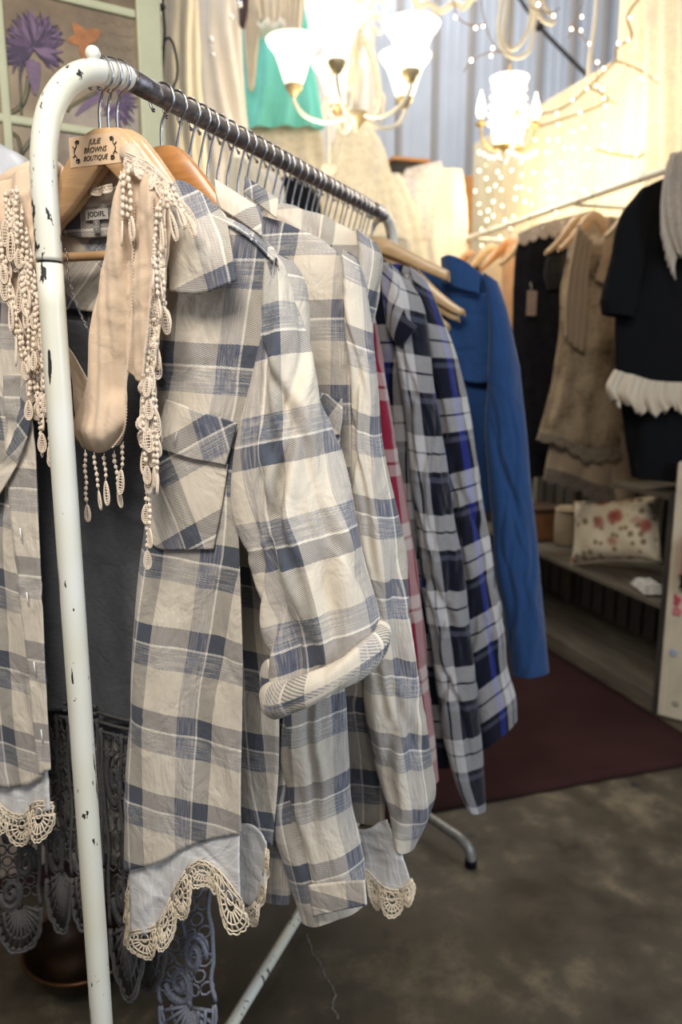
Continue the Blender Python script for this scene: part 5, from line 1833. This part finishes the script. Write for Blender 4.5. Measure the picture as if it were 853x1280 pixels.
def taupe_mat():
    m = Mt('mottled_taupe_gauze')
    o = m.tc('Object')
    n = m.noise(o, 7.0, 4, 0.6)
    k = m.noise(o, 60.0, 3, 0.7)
    c = m.ramp(m.math('ADD', m.math('MULTIPLY', n, 0.7), m.math('MULTIPLY', k, 0.3)), [(0.36, (0.085, 0.06, 0.038)), (0.5, (0.26, 0.195, 0.125)), (0.66, (0.37, 0.285, 0.185))])
    m.set(color=c, rough=0.9, spec=0.1)
    m.bump(k, 0.4, 0.004)
    return m.m


TAUPE, TAUPE2 = taupe_mat(), fabric('taupe_voile', (0.30, 0.22, 0.14), var=0.12, rough=0.9)
YT = 2.90
hanger_r(YT, WOODL, 'wooden hanger holding the taupe layered tunic')
tn = thing('layered_tunic', 'taupe lace layered tunic with handkerchief hem on the right rail', 'tunic', (2.0, YT, 0.8))
hang_y(tn, [((709, 322), (780, 318)), ((706, 336), (781, 332)), ((703, 356), (782, 352)), ((699, 420), (784, 415)), ((690, 490), (786, 485)), ((674, 550), (790, 566))], YT, TAUPE, 301, 0.06, 'upper_layer', (0.008, 9, 0.2))
hang_y(tn, [((690, 520), (785, 530)), ((688, 560), (788, 570)), ((682, 600), (770, 622))], YT + 0.015, TAUPE2, 302, 0.05, 'under_layer', (0.008, 7, 0.3))
hang_y(tn, [((764, 540), (800, 545)), ((764, 590), (806, 598)), ((768, 618), (788, 622)), ((770, 640), (774, 642))], YT - 0.03, TAUPE2, 303, 0.02, 'hem_point')
ly = [[on_y(x, y, YT - 0.075) for x, y in r] for r in ([(722, 280), (732, 290), (740, 300)], [(712, 330), (722, 335), (735, 335)], [(706, 380), (718, 385), (732, 388)], [(706, 420), (716, 432), (728, 440)])]
P_ = loft(ly, 24, 40)
P_ = P_ - AY * (0.01 * np.sin(np.arange(24) * 0.9))[None, :, None]
mk('draped_lapel', P_, gridf(40, 24), TAUPE2, tn, solid=0.003)
ly = [[on_y(x, y, YT - 0.075) for x, y in r] for r in ([(762, 270), (770, 274), (778, 280)], [(758, 300), (768, 304), (780, 310)], [(752, 326), (764, 332), (781, 340)], [(744, 350), (758, 356), (780, 362)])]
P_ = loft(ly, 20, 30)
mk('draped_lapel', P_, gridf(30, 20), TAUPE2, tn, solid=0.003)
P_ = loft([[on_y(x, y, YT + 0.04) for x, y in r] for r in ([(724, 296), (748, 306), (776, 292)], [(712, 322), (748, 326), (780, 320)], [(706, 350), (748, 352), (782, 350)])], 24, 20)
mk('back_panel', P_, gridf(20, 24), TAUPE2, tn, solid=0.003)
lyl = lambda pts, d: [on_y(x, y, YT - d) for x, y in pts]
lace('lace_hem', [lyl([(683, 585), (712, 592), (740, 603), (768, 610)], 0.06), lyl([(680, 604), (712, 612), (740, 624), (770, 632)], 0.06)], 6, fabric('dark_taupe_lace', (0.13, 0.10, 0.07)), tn, r=0.0025)
lace('lace_hem', [lyl([(674, 540), (700, 545), (735, 560), (775, 560)], 0.075), lyl([(672, 552), (700, 558), (735, 578), (778, 575)], 0.075)], 6, fabric('taupe_lace', (0.23, 0.18, 0.12)), tn, r=0.0025)
for k in range(26):
    a = k / 25
    x, y = (724 + 50 * a, 300 + 190 * a * (1 - a) + (0 if a < 0.5 else -4))
    mk('bead', *ball(on_y(x, y, YT - 0.055), 0.006 + 0.003 * rp.random(), 6, 4), fabric('bronze_bead', (0.13, 0.09, 0.05)) if k == 0 else bpy.data.materials['bronze_bead'], tn)

YC = 2.42
hanger_r(YC, WOODO, 'orange-brown wooden hanger holding the midnight coat', x=XR + 0.10)
ct = thing('evening_coat', 'midnight black coat with cream ruffled cuff at the right edge', 'coat', (2.15, YC, 0.8))
hang_y(ct, [((838, 218), (880, 216)), ((806, 236), (930, 240)), ((788, 262), (950, 270)), ((774, 330), (960, 340)), ((772, 450), (965, 450)), ((786, 540), (965, 540)), ((794, 598), (965, 604))], YC, NAVYBL, 311, 0.09, 'body', (0.012, 7, 0.2))
hang_y(ct, [((800, 236), (826, 226)), ((776, 270), (816, 270)), ((764, 320), (806, 325)), ((752, 372), (796, 376)), ((754, 392), (790, 398))], YC - 0.05, NAVYBL, 312, 0.045, 'sleeve')
ruf = fabric('cream_ruffle', (0.50, 0.42, 0.31), var=0.12)
G_ = loft([[on_y(x, y, YC - 0.13) for x, y in r] for r in ([(768, 462), (790, 468), (820, 476), (860, 478), (900, 478)], [(758, 484), (788, 496), (820, 500), (860, 500), (902, 500)], [(764, 502), (790, 510), (815, 518), (840, 512), (904, 520)])], 150, 26)
wv_ = np.arange(150)
G_ = G_ - AY * (np.linspace(0.2, 1, 26)[:, None] * (0.016 * np.sin(wv_ * 0.23 + 1.3 * np.sin(wv_ * 0.071)) + 0.012 * np.sin(wv_ * 0.57 + np.sin(wv_ * 0.13)))[None])[..., None] + Z * (np.linspace(0, 1, 26)[:, None] * (0.010 * np.sin(wv_ * 0.31 + 2 * np.sin(wv_ * 0.09)) + 0.005 * np.sin(wv_ * 1.1))[None])[..., None]
mk('ruffle', G_, gridf(26, 150), ruf, ct, solid=0.003)
sf = thing('lace_shawl', 'pale lace shawl with fringe hanging over the midnight coat', 'shawl', (2.2, YC, 1.7))
G_ = loft([[on_y(x, y, YC - 0.16) for x, y in r] for r in ([(838, 192), (860, 188), (900, 188)], [(830, 240), (856, 240), (900, 240)], [(836, 290), (860, 300), (900, 300)], [(846, 318), (864, 326), (900, 330)])], 50, 40)
G_ = G_ - AY * (0.012 * np.sin(np.arange(50) * 0.7))[None, :, None]
mk('cloth', G_, gridf(40, 50), fabric('pale_grey_lace', (0.36, 0.30, 0.23), var=0.25, weave=120), sf, solid=0.004)
fl_ = []
for k in range(40):
    a = k / 39
    x, y = 836 - 10 * math.sin(PI * a * 0.8) + 16 * a * a, 200 + 120 * a
    fl_.append(cr(np.array([on_y(x, y, YC - 0.165), on_y(x - 3, y + 12, YC - 0.17), on_y(x - 2 + rp.uniform(-2, 2), y + 30, YC - 0.165)]), 8))
mk('fringe', *strands(fl_, 0.003, 4), fabric('pale_fringe', (0.40, 0.34, 0.27)), sf)['kind'] = 'stuff'
YB_ = 3.2
hanger_r(YB_, WOODP, 'wooden hanger holding the black lace dress')
bd = thing('black_dress', 'long black dress with pale lace neckline and paper tag on right rail', 'dress', (1.95, YB_, 0.5))
hang_y(bd, [((664, 290), (720, 284)), ((648, 304), (728, 298)), ((643, 360), (730, 352)), ((640, 460), (728, 450)), ((644, 550), (722, 542)), ((652, 596), (718, 588))], YB_, BLACK, 321, 0.06, 'body', (0.006, 7, 0.2))
hang_y(bd, [((686, 320), (712, 316)), ((680, 344), (708, 340)), ((684, 362), (702, 360))], YB_ - 0.07, fabric('black_velvet', (0.012, 0.011, 0.011)), 322, 0.02, 'cap_sleeve')
c_ = on_y(665, 379, YB_ - 0.09)
tgp = box('paper_tag', c_, (0.024, 0.001, 0.054), plain('pinkish_card', (0.30, 0.21, 0.16), 0.7), bd, bevel=0)
V_, F_ = strands([np.array([c_ + Z * 0.05, c_ + Z * 0.09 + AY * 0.02])], 0.001, 4)
mk('tag_string', V_, F_, cordm, bd)
lyb = lambda pts, d: [on_y(x, y, YB_ - d) for x, y in pts]
lace('lace_neckline', [lyb([(648, 292), (675, 280), (705, 272), (745, 262)], 0.07), lyb([(650, 308), (676, 300), (706, 296), (748, 286)], 0.08)], 8, fabric('pale_pink_lace', (0.48, 0.39, 0.31)), bd, r=0.0035, wave=0.012)
pcx = thing('peach_dress', 'slim peach dress at the far side of the black dress', 'dress', (1.85, 3.6, 0.9))
hanger_r(3.6, WOODO, 'orange hanger holding the peach dress')
hang_y(pcx, [((634, 300), (664, 296)), ((630, 320), (668, 316)), ((628, 380), (664, 376)), ((626, 470), (660, 466)), ((622, 560), (660, 556))], 3.6, fabric('peach_satin', (0.55, 0.34, 0.20), var=0.1), 331, 0.04, 'body')
mr = thing('maroon_jacket', 'dark maroon jacket on a wooden hanger beyond the blue shirt', 'jacket', (1.8, 4.05, 1.0))
hanger_r(4.05, WOODO, 'orange hanger holding the maroon jacket', x=on_y(600, 305, 4.05)[0])
hang_y(mr, [((588, 330), (622, 326)), ((578, 340), (632, 334)), ((574, 380), (634, 376)), ((572, 480), (634, 470)), ((574, 560), (630, 556))], 4.05, fabric('dark_maroon_wool', (0.030, 0.012, 0.012)), 341, 0.05, 'body')
P_ = loft([[on_y(x, y, 3.99) for x, y in r] for r in ([(588, 318), (600, 312), (612, 320)], [(584, 330), (600, 334), (616, 332)])], 20, 10)
mk('lining', P_, gridf(10, 20), fabric('beige_lining', (0.34, 0.25, 0.17)), mr, solid=0.002)
for k, y_ in enumerate((2.6, 3.0, 3.4, 3.8)):
    g_ = thing('lace_blouse', 'pale cream lace blouse hanging on the right rail, ' + ('nearest', 'second', 'third', 'farthest')[k] + ' of its four', 'blouse', (XR + 0.15, y_, 1.6), 0, 'pale lace blouses on the right rail')
    hanger_r(y_, WOODP, ('nearest', 'second', 'third', 'farthest')[k] + ' pale hanger carrying a cream lace blouse on the right rail', x=XR + 0.13, group='hangers with lace blouses')
    rr_ = [(np.array([XR + 0.13 - w_, y_, z_]), np.array([XR + 0.13 + w_, y_, z_]), 0.03) for w_, z_ in ((0.07, 1.99), (0.17, 1.91), (0.19, 1.8), (0.18, 1.6))]
    tube('body', rr_, fabric('cream_lace_cloth', (0.50, 0.41, 0.30), var=0.25, weave=150) if k == 0 else bpy.data.materials['cream_lace_cloth'], g_, nu=40, nv=30, amp=0.006, ax=AY, seed=350 + k)

# ------------------------------------------------------------------ low shelf unit with cushions
X0, X1, Y0, Y1 = 2.02, 2.44, 2.33, 3.95
su = thing('shelf_unit', 'weathered wooden shelf unit with slatted back below the right rail', 'shelf', (2.23, 3.1, 0))


def shelf(z, th, ye=Y1):
    for k, (xa, xb) in enumerate(((X0, X0 + 0.138), (X0 + 0.142, X0 + 0.28), (X0 + 0.284, X1))):
        box('board', ((xa + xb) / 2, (Y0 + ye) / 2, z - th / 2), ((xb - xa) / 2, (ye - Y0) / 2, th / 2), OLDW, su, bevel=0.003)


zmid = float((on_x(830, 752, X0)[2] + on_x(680, 697, X0)[2]) / 2)
zt2 = float(on_x(836, 618, X0)[2])
shelf(0.07, 0.045)
box('plinth', (X0 + 0.012, (Y0 + Y1) / 2, 0.012), (0.010, (Y1 - Y0) / 2, 0.012), OLDW, su)
shelf(zmid, 0.022)
shelf(zt2, 0.022, 2.66)
box('side_panel', ((X0 + X1) / 2, Y0 - 0.012, zt2 / 2), ((X1 - X0) / 2, 0.012, zt2 / 2), DARKW, su)
box('side_panel', ((X0 + X1) / 2, Y1 + 0.012, zt2 / 2), ((X1 - X0) / 2, 0.012, zt2 / 2), DARKW, su)
box('upright', (X0 + 0.40, 3.5, zt2 / 2), (0.018, 0.018, zt2 / 2 - 0.03), OLDW, su)
sp_ = None
for k in range(16):
    y_ = Y0 + 0.05 + k * 0.101
    if sp_ is None:
        sp_ = box('slat', (X1 + 0.012, y_, zt2 / 2), (0.008, 0.040, zt2 / 2), wood_mat('grey_brown_slat', (0.05, 0.043, 0.034), (0.13, 0.115, 0.09), 0.8, (14, 14, 2), 0), su)
        ysl = y_
    else:
        share(sp_, su, (0, y_ - ysl, 0))
box('backing', (X1 + 0.028, (Y0 + Y1) / 2, zt2 / 2), (0.006, (Y1 - Y0) / 2, zt2 / 2), BLACK, su)


def rose_mat():
    m = Mt('faded_rose_print')
    o = m.tc('Object')
    d1 = m.voro(o, 10.0)
    d2 = m.voro(o, 25.0)
    nz = m.noise(o, 40.0, 3)
    base = m.ramp(m.noise(o, 5.0, 3), [(0.3, (0.50, 0.42, 0.29)), (0.7, (0.66, 0.58, 0.44))])
    j1 = m.math('ADD', d1, m.math('MULTIPLY', m.math('SUBTRACT', nz, 0.5), 0.18))
    j2 = m.math('ADD', d2, m.math('MULTIPLY', m.math('SUBTRACT', nz, 0.5), 0.25))
    c = m.mix(m.ramp(j2, [(0.26, 0.9), (0.40, 0.0)]), base, (0.155, 0.12, 0.06))
    c = m.mix(m.ramp(j1, [(0.28, 1.0), (0.44, 0.0)]), c, m.ramp(j1, [(0.0, (0.16, 0.012, 0.020)), (0.25, (0.30, 0.10, 0.075))]))
    m.set(color=c, rough=0.9, spec=0.1)
    m.bump(m.noise(o, 500.0), 0.2, 0.001)
    return m.m


def cushion(c, ax, ay, az, w, h, d, nu=40, nv=40):
    """pillow with pinched corners in axes ax (width), ay (height), az (thickness)"""
    V, F, U = [], [], []
    for sd in (1, -1):
        b = len(V)
        for i in range(nv):
            for j in range(nu):
                u, v = -1 + 2 * j / (nu - 1), -1 + 2 * i / (nv - 1)
                k = (1 - u**4) * (1 - v**4)
                pin = 1 - 0.10 * (1 - abs(u)**3) * abs(v)**2
                piv = 1 - 0.10 * (1 - abs(v)**3) * abs(u)**2
                th_ = d * max(k, 0)**0.55 + 0.004 * math.sin(7 * u + 5 * v) * k
                V.append(c + ax * (u * w * piv) + ay * (v * h * pin) + az * sd * th_)
        F += [tuple((q + b) for q in (f if sd > 0 else f[::-1])) for f in gridf(nv, nu)]
    return np.array(V), F


def tilted(c, fw, upv):
    fw = fw / np.linalg.norm(fw)
    a = np.cross(upv, fw)
    a /= np.linalg.norm(a)
    return a, np.cross(fw, a), fw


cc_ = on_x(768, 684, 2.14)
a_, b_, n_ = tilted(cc_, np.array([-0.9, -0.35, 0.30]), Z)
rl_ = 0.22
a2_, b2_ = a_ * math.cos(rl_) + b_ * math.sin(rl_), b_ * math.cos(rl_) - a_ * math.sin(rl_)
cs_ = thing('cushion', 'cream cushion with faded red roses lying on the middle shelf', 'cushion', (cc_[0], cc_[1], zmid))
V_, F_ = cushion(cc_ + Z * 0.012, a2_, b2_, n_, 0.215, 0.146, 0.074)
cc_ = cc_ + Z * (zmid + 0.009 - V_[:, 2].min())
V_, F_ = cushion(cc_ + Z * 0.012, a2_, b2_, n_, 0.215, 0.146, 0.074)
mk('cover', V_, F_, rose_mat(), cs_)
e_ = [cc_ + Z * 0.012 + a2_ * 0.215 * u + b2_ * 0.146 * v for u, v in [(-1, -1), (-0.5, -0.93), (0, -0.9), (0.5, -0.93), (1, -1), (0.93, -0.5), (0.9, 0), (0.93, 0.5), (1, 1), (0.5, 0.93), (0, 0.9), (-0.5, 0.93), (-1, 1), (-0.93, 0.5), (-0.9, 0), (-0.93, -0.5), (-1, -1)]]
mk('piping', *strands([np.array(e_)], 0.004, 6), ruf, cs_)
c_ = on_x(815, 733, 2.08)
fd = thing('folded_cloth', 'small white folded cloth at the near end of the middle shelf', 'cloth', (c_[0], c_[1], zmid))
for k in range(3):
    V_, F_ = cushion(np.array([c_[0] + 0.005, c_[1] + 0.03, zmid + 0.012 + 0.013 * k]), np.array([0.3, 0.95, 0]), np.array([-0.95, 0.3, 0]), Z, 0.085 - 0.012 * k, 0.045 - 0.004 * k, 0.008, 20, 20)
    mk('fold', V_, F_, fabric('white_cotton', (0.55, 0.52, 0.46)) if k == 0 else bpy.data.materials['white_cotton'], fd)
c_ = on_x(710, 662, 2.25)
bs = thing('bolster', 'cream bolster standing behind the rose cushion', 'bolster', (c_[0], c_[1], zmid))
mk('cover', *lathe([(0, 0), (0.05, 0.0), (0.066, 0.015), (0.068, 0.1), (0.066, 0.185), (0.05, 0.2), (0, 0.2)], 24, (c_[0], c_[1], zmid)), fabric('cream_ticking', (0.36, 0.28, 0.18)), bs)
mk('seam', *strands([np.array([[c_[0] + 0.066 * math.cos(a), c_[1] + 0.066 * math.sin(a), zmid + 0.186] for a in np.linspace(0, 2 * PI, 30)])], 0.003, 5), ruf, bs)
c_ = on_x(676, 650, 2.2)
lb = thing('leather_box', 'tan leather box on the middle shelf beside the bolster', 'box', (c_[0], c_[1], zmid))
box('box_body', (c_[0], c_[1], zmid + 0.078), (0.09, 0.09, 0.075), plain('tan_leather', (0.23, 0.105, 0.045), 0.5, var=0.2), lb, bevel=0.012)
box('box_lid', (c_[0], c_[1], zmid + 0.165), (0.094, 0.094, 0.014), plain('dark_leather', (0.05, 0.025, 0.015), 0.5), lb, bevel=0.006)
box('clasp', (c_[0] - 0.093, c_[1], zmid + 0.14), (0.003, 0.012, 0.02), BRASS, lb, bevel=0.001)

# painted cupboard door standing ajar at the right edge
d0, d1 = on_z(822, 895, 0.0), on_z(853, 903, 0.0)
dd = (d1 - d0) / np.linalg.norm(d1 - d0)
dn = np.cross(dd, Z)
if dn @ (CAM - d0) < 0:
    dn = -dn
dw = 0.42
zdt = float(on_x(846, 575, X0)[2])
dc = d0 + dd * dw / 2 - dn * 0.015
ROTD = np.stack([dd, np.cross(Z, dd), Z], 1)
dr_ = thing('cupboard_door', 'cream painted cupboard door with small flower decals standing ajar', 'cupboard door', (dc[0], dc[1], 0))
PCR = plain('aged_cream_paint', (0.52, 0.44, 0.31), 0.55, var=0.14, scale=7)
box('panel', dc + Z * (zdt / 2), (dw / 2, 0.015, zdt / 2 - 0.004), PCR, dr_, rot=ROTD, bevel=0.006)
box('edge_strip', d0 + dd * 0.012 + dn * 0.002 + Z * (zdt / 2), (0.011, 0.004, zdt / 2 - 0.01), PCR, dr_, rot=ROTD, bevel=0.002)


def on_door(x, y):
    r = ray(x, y)
    return CAM + r * (((d0 + dn * 0.0015 - CAM) @ dn) / (r @ dn))


for (x, y, rr, cl) in ((844, 750, 0.024, (0.42, 0.06, 0.09)), (846, 764, 0.022, (0.50, 0.16, 0.16)), (842, 816, 0.017, (0.30, 0.34, 0.42)), (845, 880, 0.014, (0.30, 0.27, 0.20))):
    c_ = on_door(x, y)
    parts = []
    for k in range(5):
        a = 2 * PI * k / 5 + 0.3
        V, F = lathe([(0.0, 0.0012), (rr * 0.42, 0.001), (rr * 0.46, 0.0), (0.0, 0.0)], 12, c_ + dd * math.cos(a) * rr * 0.55 + Z * math.sin(a) * rr * 0.55, dn)
        parts.append((V, F))
    fo = mk('flower_decal', *join(parts), plain('decal_%d_%d' % (x, y), cl, 0.5), dr_)
    fo['kind'] = 'stuff'
c_ = on_door(872, 700)
pk = thing('pink_pouch', 'small pink and black pouch hanging on the cupboard door at the right edge', 'pouch', c_ - Z * 0.09)
V_, F_ = cushion(c_ + dn * 0.035 + Z * 0.01, dd, Z, dn, 0.055, 0.075, 0.028, 24, 24)
mk('pouch_body', V_, F_, fabric('dusty_pink_cloth', (0.45, 0.19, 0.17)), pk)
V_, F_ = cushion(c_ + dn * 0.035 - Z * 0.075, dd, Z, dn, 0.050, 0.035, 0.022, 20, 20)
mk('pouch_base', V_, F_, BLACK, pk)
pipe('loop', [c_ + dn * 0.03 + Z * 0.08 - dd * 0.03, c_ + dn * 0.012 + Z * 0.14, c_ + dn * 0.03 + Z * 0.08 + dd * 0.03], 0.004, BLACK, pk, n=20, sides=8)

# copper bowl on the dark floor at lower left
c_ = on_z(106, 1196, 0.05)
cbw = thing('copper_bowl', 'dark copper bowl on the floor behind the rack post', 'bowl', (c_[0], c_[1], 0))
pr = [(0, 0.003), (0.05, 0.0), (0.06, 0.006), (0.10, 0.04), (0.125, 0.09), (0.130, 0.094), (0.120, 0.09), (0.096, 0.045), (0.055, 0.012), (0, 0.010)]
mk('bowl', *lathe(pr, 40, (c_[0], c_[1], 0)), plain('dull_copper', (0.022, 0.010, 0.004), 0.4, 0.8, var=0.25), cbw)
mk('rolled_rim', *strands([np.array([[c_[0] + 0.1275 * math.cos(a), c_[1] + 0.1275 * math.sin(a), 0.093] for a in np.linspace(0, 2 * PI, 50)])], 0.004, 6), plain('copper_rim', (0.10, 0.045, 0.018), 0.35, 0.8), cbw)
